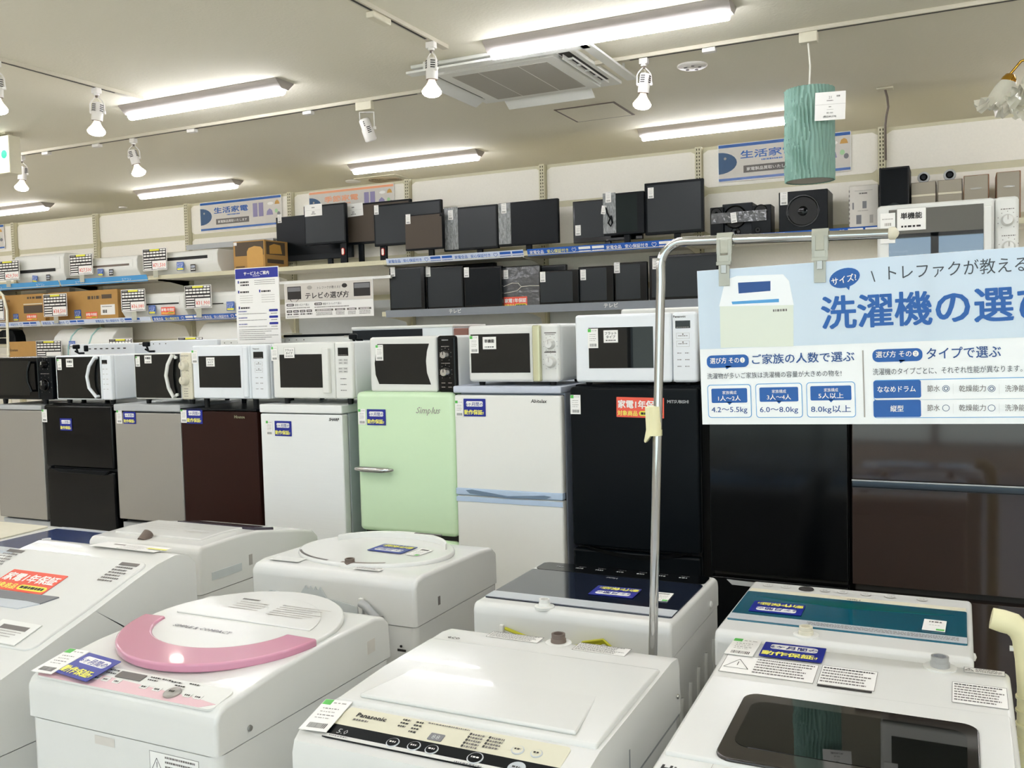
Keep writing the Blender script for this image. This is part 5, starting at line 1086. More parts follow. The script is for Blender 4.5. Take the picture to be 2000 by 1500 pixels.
# --- front row left of centre: pink crescent lid
xa, xb = 6.872, 7.458
P = [(-5.150, .79), (-5.152, .848), (-5.142, .866), (-5.122, .876), (-4.95, .895), (-4.75, .904), (-4.56, .902), (-4.515, .892), (-4.490, .87), (-4.485, .79)]
t = washer('washing_machine', 'white washing machine with a pink crescent lid handle and pale pink control strip, front row', xa, xb, P[1:], .775)
g = G(); LC = (7.165, -4.765)
def ell(cx, cy_, rx, ry, a0, a1, n): return [(cx+rx*math.cos(math.radians(a0+(a1-a0)*k/n)), cy_+ry*math.sin(math.radians(a0+(a1-a0)*k/n))) for k in range(n+1)]
tilt = Matrix.Translation((0, -4.77, .9035)) @ Matrix.Rotation(.040, 4, 'X') @ Matrix.Translation((0, 4.77, 0))
g.M = tilt; g.prism(ell(LC[0], LC[1], .281, .272, 0, 360, 56)[:-1], -.006, .010, 'white_gloss', 2, .006, 3, 40); part('lid', g, t)
g = G(); g.M = tilt; g.prism(ell(LC[0], LC[1], .225, .205, 5, 175, 30), .009, .0145, 'white_gloss', 2, .004, 2, 40); part('lid_dome', g, subp(t, 'lid'))
g = G(); g.M = tilt; g.prism(ell(LC[0], LC[1]-.012, .287, .275, 184, 356, 34)+ell(LC[0]-.012, LC[1]-.010, .205, .170, 354, 186, 30), -.004, .017, 'pink', 2, .006, 3, 40); part('handle', g, subp(t, 'lid'), 'glossy pink crescent handle')
g = G(); g.M = tilt; g.text('SIMPLE & COMPACT', 7.11, -4.835, .022, 'grey_mid', 'C', .0112, .01, w=.19)
for k in range(6): g.dashes(7.20, 7.36-.02*(k % 3), -4.62-.014*k, .005, 'ink_lt', .0152)
for k in range(4): g.dashes(7.06, 7.16, -4.63-.016*k, .005, 'ink_lt', .0152)
g.dashes(7.05, 7.11, -4.61, .008, 'ink_grey', .0152); part('lid_print', g, subp(t, 'lid'))
S = slope((-5.145, .8665), (-5.040, .8875)); g = G(); g.M = S(xa); g.rrect(.020, .566, .002, .080, .016, .0, .0050, 'white_satin', 4); part('control_panel', g, t)
g = G(); g.M = S(xa); g.prism([(.030, .003), (.530, .003), (.562, .022), (.50, .030), (.40, .034), (.20, .046), (.021, .060), (.021, .012)], .0050, .0056, 'pink_pale'); part('pink_band', g, subp(t, 'control_panel'))
g = G(); g.M = S(xa) @ Matrix.Translation((0, 0, .0056)); g.rrect(.232, .312, .048, .072, .002, 0, .0012, 'ink_grey', 3); part('display', g, subp(t, 'control_panel'))
g = G(); g.M = S(xa) @ Matrix.Translation((0, 0, .0058))
for x, y in ((.195, .068), (.195, .056), (.325, .068), (.325, .058), (.36, .068), (.39, .066), (.41, .056), (.44, .070)): g.dashes(x, x+.03, y, .004, 'ink', .0004, avg=.005)
for x in (.18, .21, .245, .33, .37, .46, .49): g.rrect(x, x+.022, .026, .042, .003, 0, .0008, 'white_satin', 3); g.dashes(x+.004, x+.018, .030, .005, 'ink', .0012, avg=.004)
part('panel_print', g, subp(t, 'control_panel'))
g = G(); g.M = S(xa) @ Matrix.Translation((.430, .030, .005)); g.lathe([(.020, 0), (.020, .004), (.016, .006), (.001, .0065)], 'silver', n=28); g.dashes(-.008, .008, -.003, .006, 'ink', .007); part('start_button', g, subp(t, 'control_panel'), 'silver start button')
inst('price_tag', TAG, t, frame((xa+.040, -5.088, .8885), (1, .05, 0), (-.30, 1, .15)) @ Matrix.Scale(1.55, 4)); inst('warranty_sticker', WAR, t, frame((xa+.140, -5.094, .8900), (1, -.13, 0), (.0, 1, .20)) @ Matrix.Scale(1.28, 4))
g = G(); g.M = frame((0, -5.1505, 0), (1, 0, 0), (0, 0, 1)); g.plate(7.093, 7.155, .744, .764, .001, 'paper_grey'); part('badge', g, t); g = G(); g.M = frame((0, -5.1505, 0), (1, 0, 0), (0, 0, 1)); label_sheet(g, 7.262, 7.405, .695, .758, .001, 5, icon=True); part('front_label', g, t)
g = G(); g.M = frame((xb-.0035, 0, 0), (0, 1, 0), (0, 0, 1)); label_sheet(g, -5.035, -4.93, .60, .765, .001, 11, head=True); g.text('SHARP', -5.00, .752, .012, 'ink', 'L', .0016, .03); part('rating_label', g, t)
g = G(); g.M = frame((xb+.0005, 0, 0), (0, 1, 0), (0, 0, 1)); g.lathe([(.007, 0), (.006, .004), (.001, .005)], 'steel', c=(-5.052, .80, 0), n=14); g.box(-4.600, -4.565, .815, .850, -.002, .0008, 'paper_grey'); part('side_screw', g, t)
inlet(t, 7.20, -4.535, .900, 'white_satin', 'dark_gap', .014, .008)

# --- front row right: smoked window
xa, xb = 8.372, 8.955
P = [(-5.155, .79), (-5.155, .850), (-5.140, .872), (-5.105, .884), (-4.62, .905), (-4.52, .912), (-4.43, .914), (-4.405, .905), (-4.40, .79)]
t = washer('washing_machine', 'white washing machine with a smoked black lid window, front row right', xa, xb, P[1:], .775, bev=.022)
slab(t, 'lid', xa+.012, xb-.010, [(-5.015, .887), (-5.012, .896), (-4.66, .911), (-4.650, .905)], 'white_gloss', .004)
S2 = Matrix.Translation((0, -4.84, .9045)) @ Matrix.Rotation(.042, 4, 'X') @ Matrix.Translation((0, 4.84, 0))
g = G(); g.M = S2; g.prism(rr(8.470, 8.892, -5.012, -4.728, .030, 6), -.004, .004, 'smoke_glass', 2, .003, 2, 40); part('window_frame', g, subp(t, 'lid'))
g = G(); g.M = S2; g.prism(rr(8.492, 8.872, -4.960, -4.765, .030, 6), .0038, .0048, 'glass_dark', 2); part('window_glass', g, subp(t, 'lid'))
zt = .9130; g = G(); g.M = Matrix.Translation((0, 0, 0)); a2 = .9075
for q in ((8.388, 8.585, -.000, .094, 6, False, True), (8.592, 8.704, .0, .098, 6, True, False), (8.846, 8.945, .0, .098, 7, True, False)):
    g = G(); g.M = slope((-4.618, .9055), (-4.52, .9124))(0); label_sheet(g, q[0], q[1], q[2]-(0 if q[0] < 8.5 else -.002), q[3], .0012, q[4], head=q[5], icon=q[6])
    if q[0] == 8.592: g.plate(8.594, 8.700, -.008, .0, .0014, 'ink')
    part('printed_label', g, t)
g = G(); g.M = TOPF(0, 0, .9150); label_sheet(g, 8.868, 8.945, -4.455, -4.425, 0, 3, icon=True); part('printed_label', g, t)
g = G(); g.M = slope((-5.105, .885), (-5.02, .8885))(xa); g.text('Hisense', .020, .035, .030, 'ink', 'L', .001, .03); g.dashes(.115, .15, .070, .006, 'ink_grey', .001); g.plate(.100, .101, .0, .088, .0012, 'ink_lt'); part('logo', g, t)
inlet(t, 8.822, -4.445, .913, 'cap_grey', 'cap_blue', .0175, .026, 'grey water inlet with blue core')
inst('price_tag', TAG, t, frame((8.412, -4.475, .9155), (1, 0, 0), (0, 1, 0)) @ Matrix.Scale(1.5, 4)); inst('warranty_sticker', WAR, t, frame((8.521, -4.468, .9160), (1, .02, 0), (0, 1, 0)) @ Matrix.Scale(1.35, 4))

# --- front row far left: tilted drum lid machine
xa, xb = 6.075, 6.690
P = [(-5.36, .60), (-5.360, .700), (-5.33, .74), (-5.25, .765), (-5.10, .808), (-4.95, .857), (-4.80, .905), (-4.66, .955), (-4.575, .982), (-4.50, .995), (-4.45, .985), (-4.42, .955), (-4.415, .60)]
t = washer('washing_machine', 'large slant top washing machine with an orange sticker, left picture border', xa, xb, P[1:], .62, bev=.045, seg=5)
pl = (-4.93, .864), (-4.67, .951); n_ = Vector((0, pl[1][0]-pl[0][0], pl[1][1]-pl[0][1])).normalized()
def SL(x, s, h=0.): # point on the slope: x, distance up from y=-4.93
    return frame((x, pl[0][0]+n_.y*s-n_.z*h, pl[0][1]+n_.z*s+n_.y*h), (1, 0, 0), n_)
g = G(); g.M = SL(0, 0); g.prism(rr(xa+.02, xb-.026, -.06, .372, .03, 5), -.006, .006, 'white_gloss', 2, .004, 2, 40); part('lid', g, t)
iv = SL(0, 0).inverted(); nn = SL(0, 0).to_3x3() @ Vector((0, 0, 1))
def q2(px, py): v = iv @ onplane(px, py, SL(0, 0, .006).translation, nn); return (v.x, v.y)
g = G(); g.M = SL(0, 0); W1 = q2(0, 1154); W2 = q2(116, 1168); W3_ = q2(78, 1181); W4_ = q2(34, 1190); W5 = q2(0, 1172)
g.prism([(xa+.02, W1[1]), W1, W2, W3_, (W3_[0]-.06, W3_[1]+.004), (xa+.02, W5[1])], .006, .010, 'grey_mid', 2); g.prism([(xa+.02, W5[1]), (W3_[0]-.06, W3_[1]+.004), W3_, W4_, (xa+.02, W4_[1])], .006, .009, 'silver_band', 2); part('window', g, subp(t, 'lid'))
inst('warranty_sticker', ORA, t, SL(6.325, .208, .0070) @ Matrix.Scale(1.28, 4), 'orange warranty sticker')
g = G(); g.M = SL(0, 0, .0066)
for x, y in ((6.055, .292), (6.566, .292)):
    g.plate(x, x+.075, y+.05, y+.066, .0006, 'ink_grey')
    for k in range(6): g.dashes(x, x+.07-.01*(k % 2), y+.036-.014*k, .007, 'ink_grey', .0006, avg=.006)
part('printed_label', g, t)
g = G(); g.M = frame((-.01, -4.485, .9965), (1, 0, 0), (0, 1, -.05)) @ Matrix.Translation((0, 0, .001)); g.plate(xb-.35, xb-.065, -.030, .045, .0012, 'paper'); g.plate(xb-.135, xb-.055, .005, .018, .0018, 'yellow'); g.plate(xb-.12, xb-.07, -.003, .001, .0018, 'ink'); g.plate(xb-.29, xb-.24, .015, .023, .0018, 'rubber_brown')
for k in range(4): g.dashes(xb-.235, xb-.145, .018-.014*k, .004, 'ink_lt', .0016)
part('caution_sheet', g, t)
g = G(); g.M = SL(0, -.005, .0065); g.plate(6.440, 6.60, -.050, .040, .003, 'white_satin', .002); g.plate(6.468, 6.575, .004, .022, .0036, 'ink_grey')
for k in range(3): g.dashes(6.455, 6.57-.01*k, -.006-.010*k, .004, 'ink_lt', .0036)
part('front_label', g, t)
g = G(); g.M = frame((xb+.0005, 0, 0), (0, 1, 0), (0, 0, 1)); g.lathe([(.008, 0), (.006, .004), (.001, .005)], 'steel', c=(-5.18, .665, 0), n=14); part('side_screw', g, t)

# --- second row (backs towards the viewer)
def rear_washer(x0, x1, label, glass, y0=-4.385, y1=-3.875, z=.918, ctrl=None, seam=.83):
    P = [(y0, .79), (y0, z-.02), (y0+.010, z), (y1-.035, z-.001), (y1-.010, z-.010), (y1, z-.032), (y1, .79)]
    return washer('washing_machine', label, x0, x1, P[1:-1], seam, bev=.018)
xa, xb = 7.658, 8.215
t = rear_washer(xa, xb, 'white washing machine with a navy glass top and yellow cord, behind the chrome pole', 'navy_glass')
z = .9185; g = G(); g.prism(rr(xa+.012, xb-.012, -4.335, -4.010, .008, 3), z-.004, z+.003, 'navy_glass', 2, .002); part('lid', g, t)
g = G(); g.prism([(xa+.013, -4.330), (xb-.013, -4.330), (xb-.013, -4.275), (xa+.013, -4.275)], z+.003, z+.0042, 'silver_band', 2); part('handle_band', g, subp(t, 'lid'))
g = G(); g.prism(rr(xa+.014, xb-.014, -4.000, -3.912, .02, 4), z-.004, z+.001, 'black_gloss', 2); part('control_panel', g, t)
g = G(); g.M = frame((0, -3.95, z+.0012), (-1, 0, 0), (0, -1, 0))
for k in range(7): x = -(xa+.08+k*.065); g.dashes(x-.012, x+.012, 0, .008, 'grey_lt', .0006, avg=.006); g.dashes(x-.015, x+.010, -.016, .003, 'grey_mid', .0006)
g.M = frame((0, -4.03, z+.0034), (-1, 0, 0), (0, -1, 0)); g.text('Haier', -(xa+xb)/2, 0, .016, 'grey_lt', 'C', .0006, .01); part('panel_print', g, subp(t, 'control_panel'))
AW = lambda x, y, zz, r=0: frame((x, y, zz), (-1, 0, 0), (0, -1, 0), r)
inst('warranty_sticker', WAR, t, AW(7.995, -4.172, z+.0045, .03) @ Matrix.Scale(1.28, 4)); inst('price_tag', TAG, t, AW(8.130, -4.172, z+.004, math.pi/2*0+.05) @ Matrix.Rotation(math.pi/2, 4, 'Z') @ Matrix.Scale(1.1, 4) @ Matrix.Rotation(-math.pi/2, 4, 'Z'))
g = G(); g.plate(7.868, 7.903, -4.262, -4.222, z+.0046, 'silver_band'); g.dashes(7.874, 7.897, -4.245, .012, 'ink_grey', z+.005); part('qr_plate', g, t) if False else g.bm.free()
inlet(t, 7.862, -4.357, .918, 'white_satin', 'brown_red', .014, .022)
g = G(); yb = -4.387; x, zz = 8.06, .845
g.tube([(7.76, yb-.004, .858), (7.80, yb-.008, .850), (7.86, yb-.01, .835)], .0045, 'cable_yellow', 7)
for k in range(4): g.tube([(7.93+.01*k, yb-.008-.004*k, .826), (7.99, yb-.010-.004*k, .846+.003*k), (8.045, yb-.01-.004*k, .856+.004*k), (8.062+.004*k, yb-.01-.003*k, .845), (8.05, yb-.01, .812-.003*k), (7.98, yb-.012, .800+.006*k), (8.01, yb-.012, .83+.004*k), (8.045, yb-.014, .862)], .0032, 'cable_yellow', 6)
part('earth_cable', g, t, 'yellow green coiled cable')
g = G(); g.box(8.037, 8.052, yb-.012, yb, .79, .842, 'white_satin', .002); g.box(7.745, 7.756, yb-.010, yb, .83, .868, 'white_satin', .002); g.lathe([(.007, -.004), (.005, -.007), (.001, -.008)], 'steel', (8.135, yb, .815), 1, 14); part('cable_clip', g, t)
g = G(); g.M = frame((xb-.002, 0, 0), (0, 1, 0), (0, 0, 1))
for k in range(5): yy = -4.30+.085*k; zt2 = .70+.012*k; g.tube([(yy, .2, 0), (yy, zt2-.03, 0), (yy+.006, zt2, 0)], .008, 'white_gloss', 8)
g.lathe([(.010, -.002), (.009, .006), (.001, .009)], 'white_satin', c=(-3.98, .858, 0), n=14); part('side_rib', g, t)

xa, xb = 8.322, 8.888
t = rear_washer(xa, xb, 'white washing machine with a teal glass lid, second row right', 'teal_glass')
g = G(); g.prism(rr(xa+.010, xb-.012, -4.290, -4.025, .006, 3), z-.004, z+.003, 'teal_glass', 2, .002); part('lid', g, t)
g = G(); g.prism([(xa+.040, -4.070), (8.50, -4.070), (8.50, -4.055), (8.72, -4.055), (8.72, -4.070), (xb-.040, -4.070), (xb-.10, -4.085), (8.60, -4.105), (xa+.10, -4.085)], z+.0030, z+.0036, 'teal_dark', 2) if mat('teal_dark', '#0d5a58', .15, vary=0) else 0; part('lid_recess', g, t)
g = G(); g.prism([(xa+.011, -4.286), (xb-.013, -4.286), (xb-.013, -4.243), (xa+.011, -4.243)], z+.003, z+.0042, 'silver_band', 2)
g.M = AW(0, -4.265, z+.0044); 
for k in range(3): g.dashes(-(xb-.03), -(xa+.2), -.010+.009*k, .003, 'ink_grey', .0004, avg=.006)
part('handle_band', g, subp(t, 'lid'))
g = G(); g.box(xa+.012, xb-.014, -4.020, -3.988, z-.002, z+.0012, 'cream', .001); g.M = AW(0, -4.008, z+.0014); g.text('Haier', -(xa+xb)/2, 0, .016, 'ink_grey', 'C', .0004, .015); part('lid_border', g, t)
g = G(); g.M = AW(0, -3.942, z-.001)
g.lathe([(.021, 0), (.019, .0035), (.001, .004)], 'ink', c=(-8.475, .002, 0), n=24)
for x in (8.37, 8.42, 8.525, 8.57, 8.63, 8.69, 8.77): g.lathe([(.014, .001), (.012, .0014)], 'ink_lt', c=(-x, 0, 0), n=20); g.lathe([(.0125, .0016), (.001, .0017)], 'white_gloss', c=(-x, 0, 0), n=20); g.dashes(-x-.006, -x+.006, -.002, .004, 'ink_grey', .002, avg=.004); g.dashes(-x-.012, -x+.008, -.020, .003, 'ink_lt', .001)
part('panel_print', g, subp(t, 'control_panel'))
inst('warranty_sticker', WAR, t, AW(8.435, -4.168, z+.0045, .02) @ Matrix.Scale(1.3, 4)); 
g = G(); g.M = AW(8.805, -4.176, z+.004, -.03); g.plate(-.025, .025, -.044, .044, .0012, 'paper', .001); g.plate(-.023, -.005, -.040*-1-.012, .040, .0016, 'green_tag'); g.dashes(-.015, .015, -.030, .010, 'ink_grey', .0016, avg=.006); g.dashes(-.012, .012, 0, .003, 'ink_lt', .0016); part('price_tag', g, t)
inlet(t, 8.532, -4.345, .918, 'cream', 'rubber_brown', .0155, .022)
g = G(); g.M = frame((xb-.001, 0, 0), (0, 1, 0), (0, 0, 1)); g.lathe([(.010, -.002), (.009, .006), (.001, .009)], 'white_satin', c=(-4.18, .858, 0), n=14); part('side_rib', g, t)

# white round lid
xa, xb = 6.735, 7.372
P = [(-4.225, .79), (-4.220, .885), (-4.205, .906), (-4.16, .913), (-3.80, .905), (-3.70, .895), (-3.665, .87), (-3.66, .79)]
t = washer('washing_machine', 'white round lid washing machine seen from behind, between the pink and navy topped ones', xa, xb, P[1:-1], .762, bev=.022)
LC = (7.055, -3.955); g = G(); g.prism(ell(LC[0], LC[1], .285, .215, 0, 360, 56)[:-1], .905, .924, 'white_gloss', 2, .008, 3, 40); part('lid', g, t)
g = G(); g.prism(ell(LC[0]+.02, LC[1], .235, .19, 20, 160, 24)+ell(LC[0]+.02, LC[1], .235, .165, 160, 20, 24), .922, .944, 'white_satin', 2, .005, 2, 40); part('handle', g, subp(t, 'lid'))
g = G(); g.box(LC[0]+.05, LC[0]+.16, LC[1]+.168, LC[1]+.178, .9435, .9455, 'ink_grey'); part('handle_slot', g, subp(t, 'lid'))
g = G(); g.prism(ell(LC[0]-.01, LC[1]+.0, .272, .205, 212, 260, 14)+ell(LC[0]-.01, LC[1]+.003, .268, .196, 260, 212, 14), .9235, .9242, 'ink_grey', 2); g.prism(ell(LC[0]-.01, LC[1]+.0, .272, .205, 272, 305, 12)+ell(LC[0]-.01, LC[1]+.003, .268, .196, 305, 272, 12), .9235, .9242, 'rubber_brown', 2); part('lid_seam', g, t)
inst('warranty_sticker', WAR, t, AW(7.120, -3.952, .9265, -.05) @ Matrix.Scale(1.4, 4)); inst('price_tag', TAG, t, AW(7.235, -3.965, .926, -.1) @ Matrix.Scale(1.2, 4))
g = G(); g.M = TOPF(0, 0, .9145); label_sheet(g, 7.12, 7.22, -4.185, -4.155, .0006, 3, border=False); g.plate(6.78, 6.90, -4.18, -4.13, .0006, 'panel_cool'); part('printed_label', g, t)
inlet(t, 7.085, -4.150, .912, 'rubber_brown', 'rubber_brown', .016, .024)
yb = -4.226; g = G(); zc = .80
edge = [(6.79, .765), (6.79, .79), (6.82, .805), (6.94, .80), (6.955, .822), (6.965, .834)]+[(6.965+.019*k+dx, .834-dz) for k in range(4) for dx, dz in ((.005, .010), (.014, .010), (.019, .0))][:9]+[(7.045, .80), (7.10, .795), (7.16, .785), (7.17, .765)]
g.prism([(a, b+(.022 if b > .77 else 0)) for a, b in edge], yb-.002, yb+.002, 'rear_plate', 1) if mat('rear_plate', '#c4c9c8', .5) else 0; part('rear_cover', g, t)
g = G(); g.tube([(7.185, yb-.014, .825), (7.205, yb-.016, .818), (7.24, yb-.016, .79), (7.255, yb-.016, .72), (7.262, yb-.016, .60), (7.262, yb-.016, .30)], .013, 'grey_lt', 10); g.box(7.175, 7.190, yb-.012, yb, .785, .838, 'white_satin', .002); part('drain_hose', g, t)
g = G(); g.lathe([(.007, 0), (.006, -.004), (.001, -.005)], 'steel', (7.255, yb, .782), 1, 14); g.lathe([(.005, 0), (.004, -.004)], 'steel', (7.262, yb+.004, .745), 1, 12); g.lathe([(.004, 0), (.004, -.002)], 'ink', (7.318, yb+.004, .70), 1, 12); g.box(7.305, 7.335, yb+.002, yb+.004, .684, .691, 'ink'); part('rear_screw', g, t)
g = G(); g.M = frame((xb+.0004, 0, 0), (0, 1, 0), (0, 0, 1)); g.box(-4.085, -4.072, .795, .822, -.002, .0008, 'ink_grey'); part('side_slot', g, t)

# rounded one behind the slant top machine
xa, xb = 5.872, 6.432
P = [(-4.120, .76), (-4.138, .80), (-4.142, .900), (-4.128, .918), (-3.95, .922), (-3.83, .916), (-3.71, .894), (-3.60, .874), (-3.50, .852), (-3.465, .82), (-3.460, .76)]
t = washer('washing_machine', 'rounded white washing machine with a brown inlet, directly behind the slant top one', xa, xb, P[1:-1], .746, bev=.022)
g = G(); g.prism([(-4.06, .914), (-4.06, .926), (-3.95, .931), (-3.84, .926), (-3.84, .91)], xa+.05, xb-.07, 'white_gloss', 0, .004); part('lid', g, t)
g = G(); g.prism([(-3.83, .905), (-3.83, .926), (-3.72, .906), (-3.72, .888)], xa+.14, xb-.02, 'purple_dark', 0, .003) if mat('purple_dark', '#3d3742', .12, vary=0) else 0; part('window', g, t)
g = G(); c = at(288, 1060, 1, -4.09); g.M = Matrix.Translation((c.x, -4.09, .930)) @ Matrix.Rotation(-.9, 4, 'X'); g.lathe([(.020, -.03), (.020, .010), (.015, .014), (.013, .0)], 'rubber_brown', n=20); part('water_inlet', g, t)
g = G(); g.M = TOPF(0, 0, .9305)
for k in range(3): g.dashes(xa+.10, xa+.30, -3.99+.03*k, .005, 'ink_lt', .0012, avg=.009)
for k in range(2): g.dashes(xb-.22, xb-.10, -3.99+.04*k, .005, 'ink_lt', .0012, avg=.009)
part('printed_label', g, t)
g = G(); g.M = frame((xb+.0004, 0, 0), (0, 1, 0), (0, 0, 1)); g.box(-4.085, -3.93, .785, .815, -.002, .001, 'rear_plate', .0004); part('side_grip', g, t)
g = G(); g.M = frame((xb+.0004, 0, 0), (0, 1, 0), (0, 0, 1)); g.box(-3.89, -3.872, .795, .835, -.002, .001, 'ink_lt'); part('side_slot', g, t)
# blue lid machine and beige machine at the far left
xa, xb = 5.292, 5.850
P = [(-4.25, .70), (-4.25, .82), (-4.235, .838), (-3.85, .845), (-3.76, .838), (-3.735, .81), (-3.73, .70)]
t = washer('washing_machine', 'white washing machine with a dark blue lid strip, mostly hidden at the far left', xa, xb, P[1:-1], .72, bev=.02)
g = G(); g.box(xa+.02, xb-.02, -4.17, -3.84, .838, .8485, 'blue_glass', .003); part('lid', g, t); g = G(); g.box(xa+.02, xb-.02, -4.22, -4.172, .838, .850, 'silver_band'); g.box(xa+.02, xb-.02, -3.838, -3.81, .84, .849, 'silver_band'); part('lid_border', g, t)
inlet(t, 5.585, -4.10, .846, 'white_satin', 'paper', .017, .032)
xa, xb = 4.72, 5.283
P = [(-4.24, .70), (-4.24, .82), (-4.225, .835), (-3.80, .842), (-3.765, .836), (-3.745, .81), (-3.74, .70)]
t = washer('washing_machine', 'beige topped washing machine at the left border, farthest from the viewer', xa, xb, P[1:-1], .72, bev=.016)
g = G(); g.prism([(-4.20, .836), (-4.20, .843), (-3.82, .850), (-3.82, .842)], xa+.04, xb-.05, 'cream', 0, .003); part('lid', g, t)

# cream drain elbow standing up behind the right machine
g = G(); Yh = -4.33; p = [at(a, b, 1, Yh) for a, b in ((1936, 1207), (1958, 1213), (1978, 1219), (1993, 1232), (2000, 1250), (2006, 1290), (2010, 1345))]
t = thing('drain_elbow', 'cream plastic drain hose elbow sticking up at the right picture border', 'hose', (p[-1].x, Yh, 0)); rad = abs(at(1958, 1213-22, 1, Yh).z-p[1].z)
g.tube([tuple(q_) for q_ in p]+[(p[-1].x, Yh, .02)], [rad*.92, rad, rad, rad*1.0, rad*.95, rad*.95, rad*.95, rad*.95], 'cream_plastic', 18)
for k in range(8): g.lathe([(rad*1.06, -.003), (rad*1.06, .003)], 'cream_plastic', (p[-1].x, Yh, p[-1].z-.02-.03*k), n=18)
part('hose', g, t); g = G(); q_ = at(1972, 1266, 1, Yh); g.tube([(q_.x, Yh, q_.z), (q_.x+.03, Yh, q_.z)], .006, 'white_satin', 12); part('nozzle', g, t)

# ------------------------------------------------------------------ chrome hanger rack and hanging sign
SY = -4.50; r = .0105
A = at(1275, 1280, 1, SY); B = at(1290, 510, 1, SY); dirp = (B-A)/(B.z-A.z); foot = A-dirp*A.z
t = thing('display_rack', 'chrome hanger rack, a leaning pole with a bent top rail', 'rack', (foot.x, SY, 0))
C1 = at(1326, 472, 1, SY); C2 = at(1738, 456, 1, SY); D = at(1290, 495, 1, SY); cr_ = .055
bend = []
cx, cz_ = B.x+cr_, C1.z-cr_
for k in range(9): a = math.pi-math.pi/2*k/8; bend.append((cx+cr_*math.cos(a), SY, cz_+cr_*math.sin(a)))
g = G(); g.tube([tuple(foot+Vector((0, 0, .02))), tuple(A), (B.x, SY, cz_-.03)]+bend+[tuple(C2)], r, 'chrome', 20); part('pole', g, t)
g = G(); g.lathe([(r*.9, -.004), (r*1.25, .0), (r*1.25, .010), (r*.6, .016), (.001, .018)], 'cream', tuple(C2), 0, 20); part('end_cap', g, t)
g = G(); g.box(foot.x-.02, foot.x+.62, SY-.015, SY+.015, .01, .03, 'chrome', .004); g.box(foot.x-.015, foot.x+.015, SY-.045, SY+.045, .005, .025, 'chrome', .004); part('base', g, t)
q_ = at(1279, 822, 1, SY); g = G(); g.lathe([(r*1.05, -.035), (r*1.6, -.034), (r*1.6, .034), (r*1.05, .035)], 'cream_plastic', tuple(q_), n=20); g.prism([(q_.x-.020, q_.z+.034), (q_.x-.004, q_.z+.034), (q_.x-.004, q_.z-.03), (q_.x-.020, q_.z-.052), (q_.x-.024, q_.z-.048), (q_.x-.018, q_.z-.02)], SY-.014, SY+.006, 'cream_plastic', 1, .003); part('clamp', g, t)

SP = SY-.014
TL, BL = at(1362, 531, 1, SP), at(1372, 829, 1, SP); TR = at(1995, 482.5, 1, SP); up = (TL-BL).normalized(); rt = (TR-TL).normalized(); rt = (rt-up*rt.dot(up)*.5).normalized()
H = (TL-BL).length; W = 1.02; fr = frame(BL, rt, up); inv = fr.inverted()
def sl(cx, cy_):
    """crop coordinate of the enlarged sign -> sign coordinates"""
    v = inv @ at(1340+cx*.33, 440+cy_*.33, 1, SP); return v.x, v.y
t = thing('hanging_sign', 'large laminated blue and white hanging sign reading 洗濯機の選び方', 'sign', tuple(BL)); 
g = G(); g.M = fr; H = sl(80, 270)[1]; g.plate(0, W, 0, H, 0, 'sign_white', .0025); yb = sl(75, 735)[1]; yb2 = sl(2000, 655)[1]; sx = sl(2000, 655)[0]
g.prism([(0.0005, yb), (W-.0005, yb+(yb2-yb)*W/sx*.0), (W-.0005, H-.0005), (.0005, H-.0005)], 0, .0006, 'sign_blue_bg'); part('board', g, t)
g = G(); g.M = fr
def R4(a, b, c, d, z, m): x0, y1 = sl(a, b); x1, y0 = sl(c, d); g.plate(x0, x1, y0, y1, z, m)
def RR(a, b, c, d, r_, z, m, th=.0003): x0, y1 = sl(a, b); x1, y0 = sl(c, d); g.rrect(x0, x1, min(y0, y1), max(y0, y1), r_, z-th, z, m, 5)
P4 = lambda *q: [sl(*p_) for p_ in q]
g.prism(P4((200, 480), (635, 472), (636, 716), (205, 726)), .0006, .0010, 'pic_body', 2) if mat('pic_body', '#dbe0d0', .2, vary=0, coat=.6) else 0
g.prism(P4((196, 480), (232, 325), (300, 300), (575, 290), (610, 330), (638, 472)), .0006, .0012, 'sign_white', 2)
g.prism(P4((308, 340), (500, 330), (500, 388), (312, 404)), .0012, .0016, 'blue_dk', 2); g.prism(P4((270, 452), (550, 435), (550, 455), (275, 468)), .0012, .0016, 'blue_lt', 2)
x, y = sl(515, 512); g.dashes(x, x+.03, y, .005, 'ink_grey', .0012)
part('machine_picture', g, t); g = G(); g.M = fr
cx, cy_ = sl(938, 312); g.prism([(cx+.0305*math.cos(k*.2618)*1.0, cy_+.0205*math.sin(k*.2618)+.004*math.cos(k*.2618)) for k in range(24)], .0006, .0012, 'blue'); g.prism(P4((945, 365), (970, 362), (965, 385)), .0006, .0012, 'blue'); part('speech_bubble', g, t)
g = G(); g.M = fr; Z = .0014
def T(s, a, b, size_px, m, wpx=None, bold=0., al='L', res=2, rot=0, z=None):
    x, y = sl(a, b); g.text(s, x, y, size_px*.33*.00108*1.0, m, al, Z if z is None else z, bold, w=None if wpx is None else (sl(a+wpx, b)[0]-x), res=res, rot=rot)
T('サイズ?', 938, 338, 48, 'paper', 150, .01, 'C', rot=.16, z=.0018)
T('\\', 1095, 335, 90, 'sign_txt', None, 0); T('トレファクが教える!', 1198, 318, 92, 'sign_txt', 860, .0)
part('top_lettering', g, t); g = G(); g.M = fr
T('洗濯機の選び方', 806, 598, 208, 'blue', 1640, .022, res=3); part('title_lettering', g, t); g = G(); g.M = fr
T('ご家族の人数で選ぶ', 392, 818, 66, 'blue_dk', 605, .012); T('タイプで選ぶ', 1424, 788, 72, 'blue_dk', 440, .010)
